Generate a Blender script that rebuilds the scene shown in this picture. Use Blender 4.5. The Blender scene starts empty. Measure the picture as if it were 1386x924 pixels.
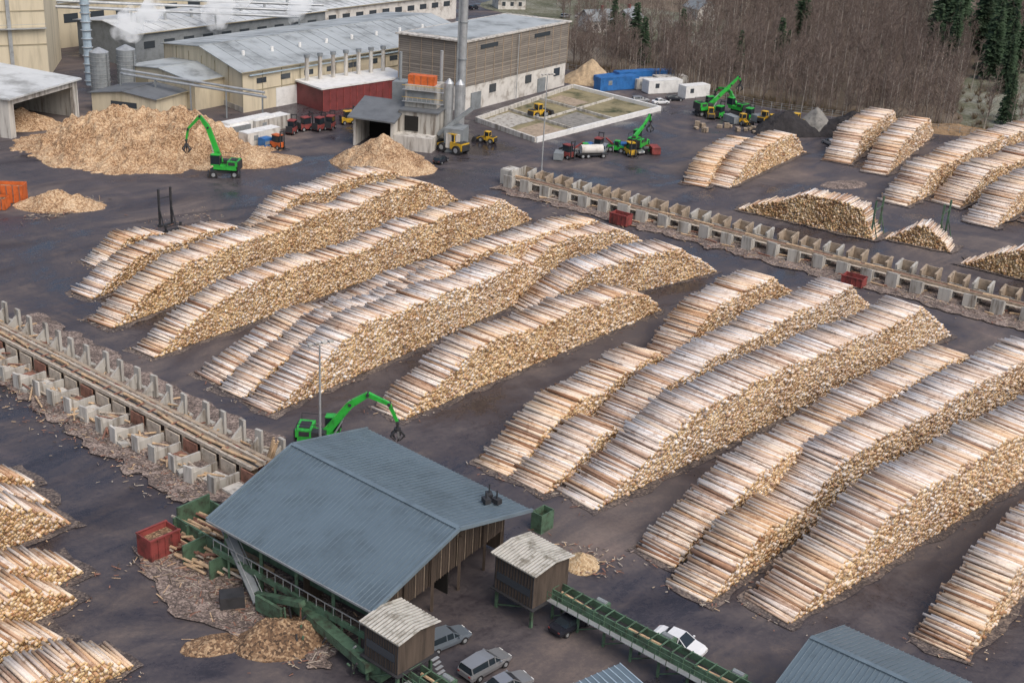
import bpy, math, random, bmesh
import numpy as np
from mathutils import Matrix, Vector, noise
random.seed(7); rng=np.random.default_rng(11)
scene=bpy.context.scene
COL=scene.collection
# ------------------------------------------------------------ materials
def newmat(name):
    m=bpy.data.materials.new(name); m.use_nodes=True
    nt=m.node_tree; b=nt.nodes["Principled BSDF"]
    return m,nt,b
def N(nt,t,**k):
    n=nt.nodes.new(t)
    for a,v in k.items(): setattr(n,a,v)
    return n
def ramp(nt,stops):
    r=N(nt,"ShaderNodeValToRGB"); e=r.color_ramp.elements
    e[0].position=stops[0][0]; e[0].color=(*stops[0][1],1)
    e[1].position=stops[-1][0]; e[1].color=(*stops[-1][1],1)
    for p,c in stops[1:-1]:
        x=e.new(p); x.color=(*c,1)
    return r
def mat(name,c,rough=0.7,var=0.25,scale=0.6,metal=0.0,bump=0.0,dirt=None,streak=False):
    m,nt,b=newmat(name)
    tc=N(nt,"ShaderNodeTexCoord"); mp=N(nt,"ShaderNodeMapping")
    nt.links.new(tc.outputs["Object"],mp.inputs[0])
    if streak: mp.inputs["Scale"].default_value=(1,1,0.12)
    n=N(nt,"ShaderNodeTexNoise"); n.inputs["Scale"].default_value=scale; n.inputs["Detail"].default_value=5; n.inputs["Roughness"].default_value=0.68
    nt.links.new(mp.outputs[0],n.inputs["Vector"])
    lo=tuple(max(0,x*(1-var)) for x in (dirt or c)); hi=tuple(min(1,x*(1+var*0.6)) for x in c)
    r=ramp(nt,[(0.34,lo),(0.5,c),(0.68,hi)])
    nt.links.new(n.outputs["Fac"],r.inputs[0]); nt.links.new(r.outputs[0],b.inputs["Base Color"])
    b.inputs["Roughness"].default_value=rough; b.inputs["Metallic"].default_value=metal
    if bump>0:
        n2=N(nt,"ShaderNodeTexNoise"); n2.inputs["Scale"].default_value=scale*6; n2.inputs["Detail"].default_value=4
        nt.links.new(tc.outputs["Object"],n2.inputs["Vector"])
        bp=N(nt,"ShaderNodeBump"); bp.inputs["Strength"].default_value=bump; bp.inputs["Distance"].default_value=0.3
        nt.links.new(n2.outputs["Fac"],bp.inputs["Height"]); nt.links.new(bp.outputs[0],b.inputs["Normal"])
    return m
M={}
M['conc']=mat("concrete",(0.40,0.385,0.35),0.85,0.35,0.9,dirt=(0.24,0.20,0.16),streak=True)
M['concl']=mat("concrete_light",(0.50,0.48,0.44),0.85,0.35,0.9,dirt=(0.30,0.26,0.22),streak=True)
M['concb']=mat("concrete_brown",(0.34,0.27,0.20),0.9,0.4,1.2)
M['roofblue']=mat("painted_steel_roof",(0.108,0.148,0.180),0.40,0.14,0.22,dirt=(0.095,0.128,0.152))
M['rib']=mat("roof_rib",(0.135,0.178,0.21),0.4,0.2,0.4)
M['roofgrey']=mat("grey_sheet_roof",(0.37,0.40,0.41),0.6,0.25,0.12,dirt=(0.27,0.29,0.29))
M['roofgrey2']=mat("light_sheet_roof",(0.54,0.56,0.56),0.6,0.25,0.12,dirt=(0.38,0.39,0.38))
M['roofdark']=mat("dark_roof",(0.13,0.14,0.15),0.6,0.25,0.3)
M['roofcorr']=mat("corrugated_roof",(0.50,0.48,0.43),0.7,0.3,0.8,dirt=(0.30,0.27,0.21))
M['corrdark']=mat("corrugation_valley",(0.24,0.23,0.20),0.8,0.3,0.8)
M['beige']=mat("beige_cladding",(0.60,0.53,0.39),0.7,0.14,0.3,dirt=(0.48,0.42,0.30),streak=True)
M['beiged']=mat("beige_trim",(0.33,0.29,0.20),0.7,0.12,0.3)
M['white']=mat("white_paint",(0.72,0.72,0.70),0.6,0.15,0.6)
M['whitewall']=mat("white_render",(0.60,0.58,0.54),0.8,0.2,0.4,dirt=(0.42,0.38,0.33))
M['red']=mat("red_steel",(0.24,0.05,0.045),0.65,0.35,0.8,dirt=(0.15,0.05,0.04))
M['redd']=mat("dark_red_cladding",(0.18,0.04,0.04),0.6,0.25,0.4)
M['orange']=mat("orange_paint",(0.58,0.13,0.03),0.55,0.35,0.8)
M['yellow']=mat("yellow_paint",(0.66,0.40,0.03),0.45,0.25,0.8,dirt=(0.45,0.28,0.05))
M['green']=mat("machine_green",(0.035,0.40,0.05),0.38,0.25,0.9,dirt=(0.04,0.26,0.05))
M['dgreen']=mat("conveyor_green",(0.075,0.135,0.085),0.65,0.5,1.1,dirt=(0.08,0.085,0.06))
M['blue']=mat("container_blue",(0.03,0.15,0.40),0.5,0.3,0.5)
M['rubber']=mat("rubber",(0.02,0.02,0.022),0.8,0.3,2)
M['dark']=mat("dark_steel",(0.035,0.035,0.038),0.6,0.3,1)
M['steel']=mat("galvanised_steel",(0.42,0.44,0.45),0.4,0.2,0.8,metal=0.4)
M['greyp']=mat("grey_paint",(0.22,0.24,0.25),0.6,0.25,0.6)
M['brownwood']=mat("dark_weathered_wood",(0.085,0.063,0.048),0.85,0.45,1.5,streak=True)
M['plank']=mat("fresh_timber",(0.52,0.37,0.23),0.8,0.4,1.2)
M['pale']=mat("pale_worn_steel",(0.45,0.39,0.32),0.8,0.4,1.6)
M['rustb']=mat("rust",(0.24,0.12,0.085),0.85,0.5,1.4)
M['pipe']=mat("pale_blue_pipe",(0.36,0.45,0.52),0.5,0.2,0.7)
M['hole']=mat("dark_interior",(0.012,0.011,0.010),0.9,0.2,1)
M['silver']=mat("car_silver",(0.42,0.43,0.44),0.28,0.06,0.5,metal=0.6)
M['carwhite']=mat("car_white",(0.72,0.73,0.74),0.25,0.05,0.5)
M['carblack']=mat("car_black",(0.02,0.022,0.03),0.22,0.1,0.5)
M['carblue']=mat("car_greyblue",(0.22,0.26,0.30),0.3,0.06,0.5,metal=0.5)
M['sand']=mat("sand",(0.44,0.33,0.21),0.95,0.3,0.8,bump=0.5)
M['bank']=mat("bank_soil",(0.24,0.16,0.09),0.95,0.5,0.7,bump=0.5)
M['soil']=mat("dark_soil",(0.030,0.027,0.028),0.95,0.4,0.8,bump=0.6)
M['gravel']=mat("grey_gravel",(0.24,0.23,0.21),0.95,0.4,0.9,bump=0.6)
M['grass']=mat("rough_grass",(0.22,0.19,0.11),0.95,0.5,0.2,dirt=(0.09,0.11,0.045),bump=0.4)
m,nt,b=newmat("vehicle_glass"); b.inputs["Base Color"].default_value=(0.02,0.028,0.035,1); b.inputs["Roughness"].default_value=0.08; M['glass']=m
m,nt,b=newmat("window_glass"); b.inputs["Base Color"].default_value=(0.05,0.06,0.07,1); b.inputs["Roughness"].default_value=0.15; M['win']=m
def boards(name,c1,c2,sc=2.2):
    m,nt,b=newmat(name)
    tc=N(nt,"ShaderNodeTexCoord"); sep=N(nt,"ShaderNodeSeparateXYZ"); nt.links.new(tc.outputs["Object"],sep.inputs[0])
    mu=N(nt,"ShaderNodeMath",operation='MULTIPLY'); mu.inputs[1].default_value=sc; nt.links.new(sep.outputs[2],mu.inputs[0])
    fl=N(nt,"ShaderNodeMath",operation='FLOOR'); nt.links.new(mu.outputs[0],fl.inputs[0])
    fr=N(nt,"ShaderNodeMath",operation='FRACT'); nt.links.new(mu.outputs[0],fr.inputs[0])
    wn=N(nt,"ShaderNodeTexWhiteNoise",noise_dimensions='1D'); nt.links.new(fl.outputs[0],wn.inputs["W"])
    n=N(nt,"ShaderNodeTexNoise"); n.inputs["Scale"].default_value=0.25; n.inputs["Detail"].default_value=6
    mp=N(nt,"ShaderNodeMapping"); mp.inputs["Scale"].default_value=(1,1,3); nt.links.new(tc.outputs["Object"],mp.inputs[0]); nt.links.new(mp.outputs[0],n.inputs["Vector"])
    ad=N(nt,"ShaderNodeMath",operation='MULTIPLY_ADD'); nt.links.new(wn.outputs["Value"],ad.inputs[0]); ad.inputs[1].default_value=0.45
    s2=N(nt,"ShaderNodeMath",operation='MULTIPLY'); s2.inputs[1].default_value=0.6; nt.links.new(n.outputs["Fac"],s2.inputs[0]); nt.links.new(s2.outputs[0],ad.inputs[2])
    r=ramp(nt,[(0.15,c1),(0.8,c2)]); nt.links.new(ad.outputs[0],r.inputs[0])
    gp=N(nt,"ShaderNodeMath",operation='GREATER_THAN'); gp.inputs[1].default_value=0.14; nt.links.new(fr.outputs[0],gp.inputs[0])
    mx=N(nt,"ShaderNodeMixRGB"); mx.inputs[1].default_value=(0.06,0.055,0.05,1); nt.links.new(gp.outputs[0],mx.inputs[0]); nt.links.new(r.outputs[0],mx.inputs[2])
    nt.links.new(mx.outputs[0],b.inputs["Base Color"]); b.inputs["Roughness"].default_value=0.85
    return m
M['boards']=boards("larch_cladding",(0.14,0.125,0.11),(0.30,0.265,0.225),2.0)
def logmat(name,end):
    m,nt,b=newmat(name)
    at=N(nt,"ShaderNodeAttribute",attribute_name="rnd"); sep=N(nt,"ShaderNodeSeparateColor"); nt.links.new(at.outputs["Color"],sep.inputs[0])
    tc=N(nt,"ShaderNodeTexCoord")
    if end:
        r=ramp(nt,[(0.0,(0.28,0.165,0.075)),(0.2,(0.52,0.345,0.16)),(0.55,(0.68,0.49,0.25)),(0.85,(0.76,0.60,0.37)),(1.0,(0.50,0.25,0.11))])
        nt.links.new(sep.outputs[0],r.inputs[0])
        nb=N(nt,"ShaderNodeTexNoise"); nb.inputs["Scale"].default_value=0.25; nb.inputs["Detail"].default_value=4; nt.links.new(tc.outputs["Object"],nb.inputs["Vector"])
        rr=ramp(nt,[(0.36,(0.70,0.62,0.55)),(0.6,(1.08,1.06,1.02))]); nt.links.new(nb.outputs["Fac"],rr.inputs[0])
        mx=N(nt,"ShaderNodeMixRGB",blend_type='MULTIPLY'); mx.inputs[0].default_value=1; nt.links.new(r.outputs[0],mx.inputs[1]); nt.links.new(rr.outputs[0],mx.inputs[2])
        nt.links.new(mx.outputs[0],b.inputs["Base Color"])
    else:
        n=N(nt,"ShaderNodeTexNoise"); n.inputs["Scale"].default_value=1.1; n.inputs["Detail"].default_value=5; n.inputs["Roughness"].default_value=0.75
        nt.links.new(tc.outputs["Object"],n.inputs["Vector"])
        ra=ramp(nt,[(0.0,(0.26,0.13,0.07)),(0.15,(0.50,0.30,0.165)),(0.42,(0.68,0.49,0.32)),(0.7,(0.74,0.62,0.48)),(1.0,(0.66,0.60,0.54))])
        rb=ramp(nt,[(0.0,(0.36,0.24,0.18)),(0.15,(0.60,0.49,0.41)),(0.45,(0.70,0.66,0.63)),(0.8,(0.80,0.79,0.79)),(1.0,(0.62,0.46,0.34))])
        nt.links.new(sep.outputs[0],ra.inputs[0]); nt.links.new(sep.outputs[0],rb.inputs[0])
        mx=N(nt,"ShaderNodeMixRGB"); nt.links.new(sep.outputs[1],mx.inputs[0]); nt.links.new(ra.outputs[0],mx.inputs[1]); nt.links.new(rb.outputs[0],mx.inputs[2])
        rn=ramp(nt,[(0.36,(0.52,0.39,0.31)),(0.46,(0.94,0.90,0.87)),(0.66,(1.06,1.05,1.04))]); nt.links.new(n.outputs["Fac"],rn.inputs[0])
        m2=N(nt,"ShaderNodeMixRGB",blend_type='MULTIPLY'); m2.inputs[0].default_value=0.8; nt.links.new(mx.outputs[0],m2.inputs[1]); nt.links.new(rn.outputs[0],m2.inputs[2])
        nt.links.new(m2.outputs[0],b.inputs["Base Color"])
    b.inputs["Roughness"].default_value=0.75
    return m
M['logside']=logmat("log_side",False); M['logend']=logmat("log_end",True)
def chip(name,c1,c2,c3,big=0.12,vs=5.0,bump=.8):
    m,nt,b=newmat(name); tc=N(nt,"ShaderNodeTexCoord")
    v=N(nt,"ShaderNodeTexVoronoi"); v.inputs["Scale"].default_value=vs; nt.links.new(tc.outputs["Object"],v.inputs["Vector"])
    n=N(nt,"ShaderNodeTexNoise"); n.inputs["Scale"].default_value=big; n.inputs["Detail"].default_value=9; n.inputs["Roughness"].default_value=0.78; nt.links.new(tc.outputs["Object"],n.inputs["Vector"])
    sep=N(nt,"ShaderNodeSeparateColor"); nt.links.new(v.outputs["Color"],sep.inputs[0])
    ma=N(nt,"ShaderNodeMath",operation='MULTIPLY_ADD'); ma.inputs[1].default_value=0.25; nt.links.new(sep.outputs[0],ma.inputs[0])
    m3=N(nt,"ShaderNodeMath",operation='MULTIPLY'); m3.inputs[1].default_value=0.75; nt.links.new(n.outputs["Fac"],m3.inputs[0]); nt.links.new(m3.outputs[0],ma.inputs[2])
    r=ramp(nt,[(0.36,c1),(0.5,c2),(0.64,c3)]); nt.links.new(ma.outputs[0],r.inputs[0]); nt.links.new(r.outputs[0],b.inputs["Base Color"])
    bp=N(nt,"ShaderNodeBump"); bp.inputs["Strength"].default_value=bump; bp.inputs["Distance"].default_value=0.35; nt.links.new(ma.outputs[0],bp.inputs["Height"]); nt.links.new(bp.outputs[0],b.inputs["Normal"])
    b.inputs["Roughness"].default_value=0.95
    return m
M['bark']=chip("bark_chips",(0.17,0.095,0.05),(0.41,0.26,0.145),(0.62,0.47,0.31),0.2)
M['barkd']=chip("dark_bark_chips",(0.07,0.045,0.03),(0.21,0.125,0.07),(0.44,0.31,0.19),0.5)
M['chips']=chip("wood_chips",(0.30,0.19,0.10),(0.48,0.345,0.20),(0.60,0.47,0.31))
M['litter']=chip("bark_litter",(0.048,0.039,0.039),(0.092,0.074,0.069),(0.22,0.175,0.145),0.3,6,.3)
M['litterb']=chip("pale_bark_litter",(0.07,0.055,0.05),(0.155,0.118,0.10),(0.36,0.285,0.245),0.45,6,.4)
def mapped(nt,tc,rot,stretch):
    m1=N(nt,"ShaderNodeMapping"); m1.inputs["Rotation"].default_value=(0,0,rot); nt.links.new(tc.outputs["Object"],m1.inputs[0])
    m2=N(nt,"ShaderNodeMapping"); m2.inputs["Scale"].default_value=stretch; nt.links.new(m1.outputs[0],m2.inputs[0]); return m2
def nz(nt,tc,sc,det,rot=0,stretch=(1,1,1),rough=0.6,dist=0.0):
    m2=mapped(nt,tc,rot,stretch)
    n=N(nt,"ShaderNodeTexNoise"); n.inputs["Scale"].default_value=sc; n.inputs["Detail"].default_value=det; n.inputs["Roughness"].default_value=rough; n.inputs["Distortion"].default_value=dist
    nt.links.new(m2.outputs[0],n.inputs["Vector"]); return n
def add(nt,a,bb,wa,wb):
    x=N(nt,"ShaderNodeMath",operation='MULTIPLY'); x.inputs[1].default_value=wa; nt.links.new(a,x.inputs[0])
    y=N(nt,"ShaderNodeMath",operation='MULTIPLY_ADD'); y.inputs[1].default_value=wb; nt.links.new(bb,y.inputs[0]); nt.links.new(x.outputs[0],y.inputs[2]); return y.outputs[0]
# yard asphalt: wet, muddy, tyre tracked (tracks follow contour lines of slow noise fields)
m,nt,b=newmat("yard_asphalt"); tc=N(nt,"ShaderNodeTexCoord")
n1=nz(nt,tc,0.035,8,0.3,(1,1,1),0.70,0.8); n3=nz(nt,tc,0.22,5,math.radians(-50),(0.22,1,1),0.65,1.2); n4=nz(nt,tc,2.0,5,0,(1,1,1),0.8)
s=add(nt,n1.outputs["Fac"],n3.outputs["Fac"],0.62,0.22); s=add(nt,s,n4.outputs["Fac"],1.0,0.16)
r=ramp(nt,[(0.40,(0.032,0.029,0.034)),(0.46,(0.054,0.047,0.053)),(0.51,(0.078,0.067,0.071)),(0.56,(0.112,0.092,0.088)),(0.63,(0.175,0.138,0.120))]); nt.links.new(s,r.inputs[0])
def tracks(rot,stretch,k,lo,hi,col,seedsc):
    na=nz(nt,tc,seedsc,1,rot,stretch,0.4,0.3)
    mu=N(nt,"ShaderNodeMath",operation='MULTIPLY'); mu.inputs[1].default_value=k; nt.links.new(na.outputs["Fac"],mu.inputs[0])
    fr=N(nt,"ShaderNodeMath",operation='PINGPONG'); fr.inputs[1].default_value=1.0; nt.links.new(mu.outputs[0],fr.inputs[0])
    rp=ramp(nt,[(lo,(1,1,1)),(hi,col)]); nt.links.new(fr.outputs[0],rp.inputs[0]); return rp
t1=tracks(math.radians(-48),(0.35,1,1),26,.62,.92,(0.66,0.64,0.66),0.022)
t2=tracks(math.radians(36),(0.35,1,1),22,.72,.95,(1.38,1.32,1.26),0.020)
mk=nz(nt,tc,0.05,4,1.0,(1,1,1),0.6,0.5); mkr=ramp(nt,[(0.44,(0,0,0)),(0.60,(1,1,1))]); nt.links.new(mk.outputs["Fac"],mkr.inputs[0])
mk2=nz(nt,tc,0.06,4,2.0,(1,1,1),0.6,0.5); mkr2=ramp(nt,[(0.48,(0,0,0)),(0.62,(.9,.9,.9))]); nt.links.new(mk2.outputs["Fac"],mkr2.inputs[0])
mm=N(nt,"ShaderNodeMixRGB",blend_type='MULTIPLY'); nt.links.new(mkr.outputs[0],mm.inputs[0]); nt.links.new(r.outputs[0],mm.inputs[1]); nt.links.new(t1.outputs[0],mm.inputs[2])
mm2=N(nt,"ShaderNodeMixRGB",blend_type='MULTIPLY'); nt.links.new(mkr2.outputs[0],mm2.inputs[0]); nt.links.new(mm.outputs[0],mm2.inputs[1]); nt.links.new(t2.outputs[0],mm2.inputs[2])
nt.links.new(mm2.outputs[0],b.inputs["Base Color"])
rr=ramp(nt,[(0.43,(0.10,)*3),(0.455,(0.35,)*3),(0.54,(0.85,)*3)]); nt.links.new(s,rr.inputs[0]); nt.links.new(rr.outputs[0],b.inputs["Roughness"])
bp=N(nt,"ShaderNodeBump"); bp.inputs["Strength"].default_value=0.2; bp.inputs["Distance"].default_value=0.1; nt.links.new(n4.outputs["Fac"],bp.inputs["Height"]); nt.links.new(bp.outputs[0],b.inputs["Normal"])
M['asphalt']=m
def groundmat(name,a,bb,stops,w=(.6,.4)):
    m,nt,b=newmat(name); tc=N(nt,"ShaderNodeTexCoord"); n1=nz(nt,tc,a,5); n4=nz(nt,tc,bb,7,0,(1,1,1),0.8)
    s=add(nt,n1.outputs["Fac"],n4.outputs["Fac"],*w); r=ramp(nt,stops); nt.links.new(s,r.inputs[0]); nt.links.new(r.outputs[0],b.inputs["Base Color"]); b.inputs["Roughness"].default_value=0.95; return m
M['forest']=groundmat("forest_floor",.02,.8,[(0.38,(0.06,0.05,0.033)),(0.46,(0.115,0.088,0.06)),(0.54,(0.175,0.135,0.098)),(0.62,(0.26,0.24,0.20))])
M['frost']=groundmat("frosty_grass",.06,.9,[(0.40,(0.05,0.06,0.03)),(0.48,(0.12,0.12,0.075)),(0.60,(0.27,0.27,0.23))],(.5,.5))
M['twig']=mat("bare_twigs",(0.175,0.135,0.115),0.9,0.35,0.06)
M['trunk']=mat("pale_trunk",(0.37,0.33,0.285),0.9,0.45,0.3)
M['needle']=mat("spruce_needles",(0.03,0.058,0.026),0.9,0.5,0.6)
M['dryleaf']=mat("dry_bush",(0.15,0.11,0.055),0.9,0.5,0.4)
# ------------------------------------------------------------ builder
class B:
    def __init__(s,name,loc=(0,0,0),heading=0,scale=1):
        s.name=name; s.P={}; s.cur=None; s.M=Matrix.Translation(Vector(loc))@Matrix.Rotation(heading,4,'Z')@Matrix.Scale(scale,4); s.part("body")
    def part(s,n):
        if n not in s.P: s.P[n]=dict(v=[],f=[],m=[],mats=[])
        s.cur=s.P[n]; return s
    def add(s,vs,fs,mt):
        c=s.cur; o=len(c['v'])
        if mt not in c['mats']: c['mats'].append(mt)
        mi=c['mats'].index(mt)
        for v in vs: c['v'].append(tuple(s.M@Vector(v)))
        for f in fs: c['f'].append(tuple(i+o for i in f)); c['m'].append(mi)
    def box(s,c,d,mt,rz=0):
        x,y,z=[q/2 for q in d]; R=Matrix.Rotation(rz,3,'Z'); C=Vector(c)
        vs=[C+R@Vector((i*x,j*y,k*z)) for k in(-1,1) for j in(-1,1) for i in(-1,1)]
        s.add(vs,[(0,2,3,1),(4,5,7,6),(0,1,5,4),(1,3,7,5),(3,2,6,7),(2,0,4,6)],mt)
    def bx(s,x0,x1,y0,y1,z0,z1,mt): s.box(((x0+x1)/2,(y0+y1)/2,(z0+z1)/2),(abs(x1-x0),abs(y1-y0),abs(z1-z0)),mt)
    def beam(s,p,q,w,h,mt,w1=None,h1=None):
        p=Vector(p);q=Vector(q);d=(q-p).normalized(); w1=w if w1 is None else w1; h1=h if h1 is None else h1
        up=Vector((0,0,1)) if abs(d.z)<0.98 else Vector((1,0,0))
        sx=d.cross(up).normalized(); uy=sx.cross(d).normalized(); vs=[]
        for c,a,bb in((p,w,h),(q,w1,h1)):
            for i,j in((-1,-1),(1,-1),(1,1),(-1,1)): vs.append(c+sx*(i*a/2)+uy*(j*bb/2))
        s.add(vs,[(3,2,1,0),(4,5,6,7),(0,1,5,4),(1,2,6,5),(2,3,7,6),(3,0,4,7)],mt)
    def cyl(s,p,q,r0,r1,mt,n=12):
        p=Vector(p);q=Vector(q);d=(q-p).normalized(); up=Vector((0,0,1)) if abs(d.z)<0.9 else Vector((1,0,0))
        a=d.cross(up).normalized(); bb=a.cross(d).normalized(); vs=[]
        for c,r in((p,r0),(q,r1)):
            for i in range(n):
                t=2*math.pi*i/n; vs.append(c+a*(r*math.cos(t))+bb*(r*math.sin(t)))
        s.add(vs,[tuple(range(n)),tuple(range(2*n-1,n-1,-1))]+[(i,i+n,(i+1)%n+n,(i+1)%n) for i in range(n)],mt)
    def prism(s,fp,z0,z1,mt):
        n=len(fp); vs=[(x,y,z0) for x,y in fp]+[(x,y,z1) for x,y in fp]
        s.add(vs,[tuple(range(n-1,-1,-1)),tuple(range(n,2*n))]+[(i,(i+1)%n,(i+1)%n+n,i+n) for i in range(n)],mt)
    def face(s,pts,mt): s.add(pts,[tuple(range(len(pts)))],mt)
    def slab(s,pts,t,mt):
        n=len(pts); vs=[(x,y,z) for x,y,z in pts]+[(x,y,z-t) for x,y,z in pts]
        s.add(vs,[tuple(range(n)),tuple(range(2*n-1,n-1,-1))]+[(i,i+n,(i+1)%n+n,(i+1)%n) for i in range(n)],mt)
    def done(s):
        ps={k:v for k,v in s.P.items() if v['v']}
        objs=[]
        for k,v in ps.items():
            nm=s.name if len(ps)==1 else k
            me=bpy.data.meshes.new(nm); me.from_pydata(v['v'],[],v['f'])
            for mt in v['mats']: me.materials.append(M[mt])
            me.polygons.foreach_set("material_index",v['m'])
            me.update(); o=bpy.data.objects.new(nm,me); COL.objects.link(o); objs.append(o)
        if len(ps)>1:
            e=bpy.data.objects.new(s.name,None); COL.objects.link(e)
            for o in objs: o.parent=e
            return e
        return objs[0]
# ------------------------------------------------------------ ground
g=B("ground"); g.face([(-2500,-800,0),(2500,-800,0),(2500,4000,0),(-2500,4000,0)],'asphalt'); g.done()
def ragged(pts,step=2.5,amp=0.8):
    out=[]
    for i in range(len(pts)):
        a=Vector(pts[i]);c=Vector(pts[(i+1)%len(pts)]); k=max(1,int((c-a).length/step))
        for j in range(k):
            p=a.lerp(c,j/k); q=noise.noise(Vector((p.x*.35,p.y*.35,5)))*amp*1.6; q2=noise.noise(Vector((p.x*.35,p.y*.35,25)))*amp*1.6
            out.append((p.x+q+random.uniform(-amp,amp)*.25,p.y+q2+random.uniform(-amp,amp)*.25))
    return out
g=B("forest_ground"); g.face([(x,y,0.012) for x,y in ragged([(6,366),(62,327),(121,305),(200,283),(900,150),(2400,900),(2400,3900),(-600,3900),(10,440)],20,1.5)],'forest'); g.done()
g=B("frosty_grass_field"); g.face([(x,y,0.022) for x,y in ragged([(106,311),(200,290),(330,300),(300,500),(200,480),(150,425),(128,380),(112,340)],4,2)],'frost')
g.face([(x,y,0.022) for x,y in ragged([(140,450),(158,450),(190,600),(215,680),(180,690),(160,600)],8,2)],'frost')
g.face([(x,y,0.022) for x,y in ragged([(16,425),(60,410),(70,470),(0,520),(-20,470)],8,2)],'frost'); g.done()
# ------------------------------------------------------------ log stacks
def stack(P0,P1,L=5,H=6,r0=2.4,r1=1.6,prof=None,grey=0.5,d=0.36):
    P0=np.array(P0,float);P1=np.array(P1,float); S=np.linalg.norm(P1-P0); a=(P1-P0)/S; n=np.array([-a[1],a[0]])
    ph=rng.uniform(0,6.28,4)
    def h(s):
        up=np.clip(s/(r0*H),0,1); dn=np.clip((S-s)/(r1*H),0,1)
        v=H*np.minimum(up**0.9,dn**0.85)
        if prof is not None: v=v*np.interp(s/S,[p[0] for p in prof],[p[1] for p in prof])
        und=0.35*np.sin(s*0.35+ph[0])+0.22*np.sin(s*0.8+ph[1])+0.14*np.sin(s*1.9+ph[2])+0.5*np.sin(s*0.13+ph[3])
        return v+und*np.clip(v/2,0,1)*0.6
    rows=int((H+2)/(d*0.86)); ss=[];zz=[]
    for j in range(rows):
        s=np.arange(0,S,d)+(j%2)*d/2; s=s+rng.normal(0,0.05,len(s)); z=(j+0.5)*d*0.86+rng.normal(0,0.045,len(s))
        k=z<np.maximum(h(s),d*0.9); ss.append(s[k]);zz.append(z[k])
    s=np.concatenate(ss);z=np.concatenate(zz); K=len(s); top=z>h(s)-0.75
    rad=rng.uniform(0.40,0.58,K)*d
    rad=np.where(top,rad*rng.uniform(.92,1.12,K),rad)
    e0=rng.normal(0,0.07,K)+rng.choice([0,0.3,-0.35],K,p=[0.93,0.03,0.04]); e1=L+rng.normal(0,0.14,K)
    e0=np.where(top,e0+rng.normal(0,0.15,K),e0); e1=np.where(top,e1+rng.normal(0,0.2,K),e1)
    ang=np.where(top,rng.normal(0,0.024,K)+(rng.random(K)<.03)*rng.normal(0,.09,K),0); dz=np.where(top,rng.normal(0,0.045,K),0)
    z=z+np.where(top,np.abs(rng.normal(0,0.03,K)),0)
    NS=8; th=np.arange(NS)*2*np.pi/NS
    V=np.zeros((K,2*NS,3)); rot=rng.uniform(0,1,K)
    for e,(ee,rf) in enumerate(((e0,1.0),(e1,0.88))):
        sh=(ee-L/2)*ang
        for i in range(NS):
            cs=np.cos(th[i]+rot);sn=np.sin(th[i]+rot)
            sl=s+sh+cs*rad*rf; zl=z+sn*rad*rf+dz*(1 if e else -1)
            V[:,e*NS+i,0]=P0[0]+a[0]*sl+n[0]*ee; V[:,e*NS+i,1]=P0[1]+a[1]*sl+n[1]*ee; V[:,e*NS+i,2]=np.maximum(zl,0.01)
    gcl=0.22*np.sin(s*.21+ph[1])+0.15*np.sin(s*.55+ph[0])
    return V.reshape(-1,3),K,rng.uniform(0,1,K),np.clip(grey+gcl+rng.normal(0,0.3,K),0,1),NS
LIT=[]
def stackobj(*a,**k):
    nm="log_pile"; V,K,rn,gr,NS=stack(*a,**k)
    me=bpy.data.meshes.new(nm); nv=len(V)
    base=(np.arange(K)*2*NS)[:,None]
    i=np.arange(NS); j=(i+1)%NS
    quads=np.stack([i,j,j+NS,i+NS],1)
    Q=(base[:,:,None]+quads[None]).reshape(K,-1)
    C0=base+np.arange(NS-1,-1,-1)[None]; C1=base+np.arange(NS,2*NS)[None]
    loops=np.concatenate([Q,C0,C1],1).reshape(-1)
    tot=np.tile(np.array([4]*NS+[NS]*2),K); st=np.concatenate([[0],np.cumsum(tot)[:-1]])
    me.vertices.add(nv); me.vertices.foreach_set("co",V.astype(np.float32).ravel())
    me.loops.add(len(loops)); me.loops.foreach_set("vertex_index",loops.astype(np.int32))
    me.polygons.add(len(tot)); me.polygons.foreach_set("loop_start",st.astype(np.int32)); me.polygons.foreach_set("loop_total",tot.astype(np.int32))
    me.polygons.foreach_set("material_index",np.tile(np.array([0]*NS+[1,1]),K).astype(np.int32))
    me.materials.append(M['logside']); me.materials.append(M['logend'])
    me.update(calc_edges=True)
    at=me.attributes.new("rnd",'FLOAT_COLOR','FACE'); c=np.ones((K,NS+2,4)); c[:,:,0]=rn[:,None]; c[:,:,1]=gr[:,None]
    at.data.foreach_set("color",c.astype(np.float32).ravel())
    me.validate(); o=bpy.data.objects.new(nm,me); COL.objects.link(o)
    P0=Vector(a[0]);P1=Vector(a[1]);ax=(P1-P0).normalized();n=Vector((-ax.y,ax.x)); L=k.get('L',5)
    LIT.append([tuple(P0-ax*.9-n*.9),tuple(P1+ax*.9-n*.9),tuple(P1+ax*.9+n*(L+.6)),tuple(P0-ax*.9+n*(L+.6))])
    return K
tot=0
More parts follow.
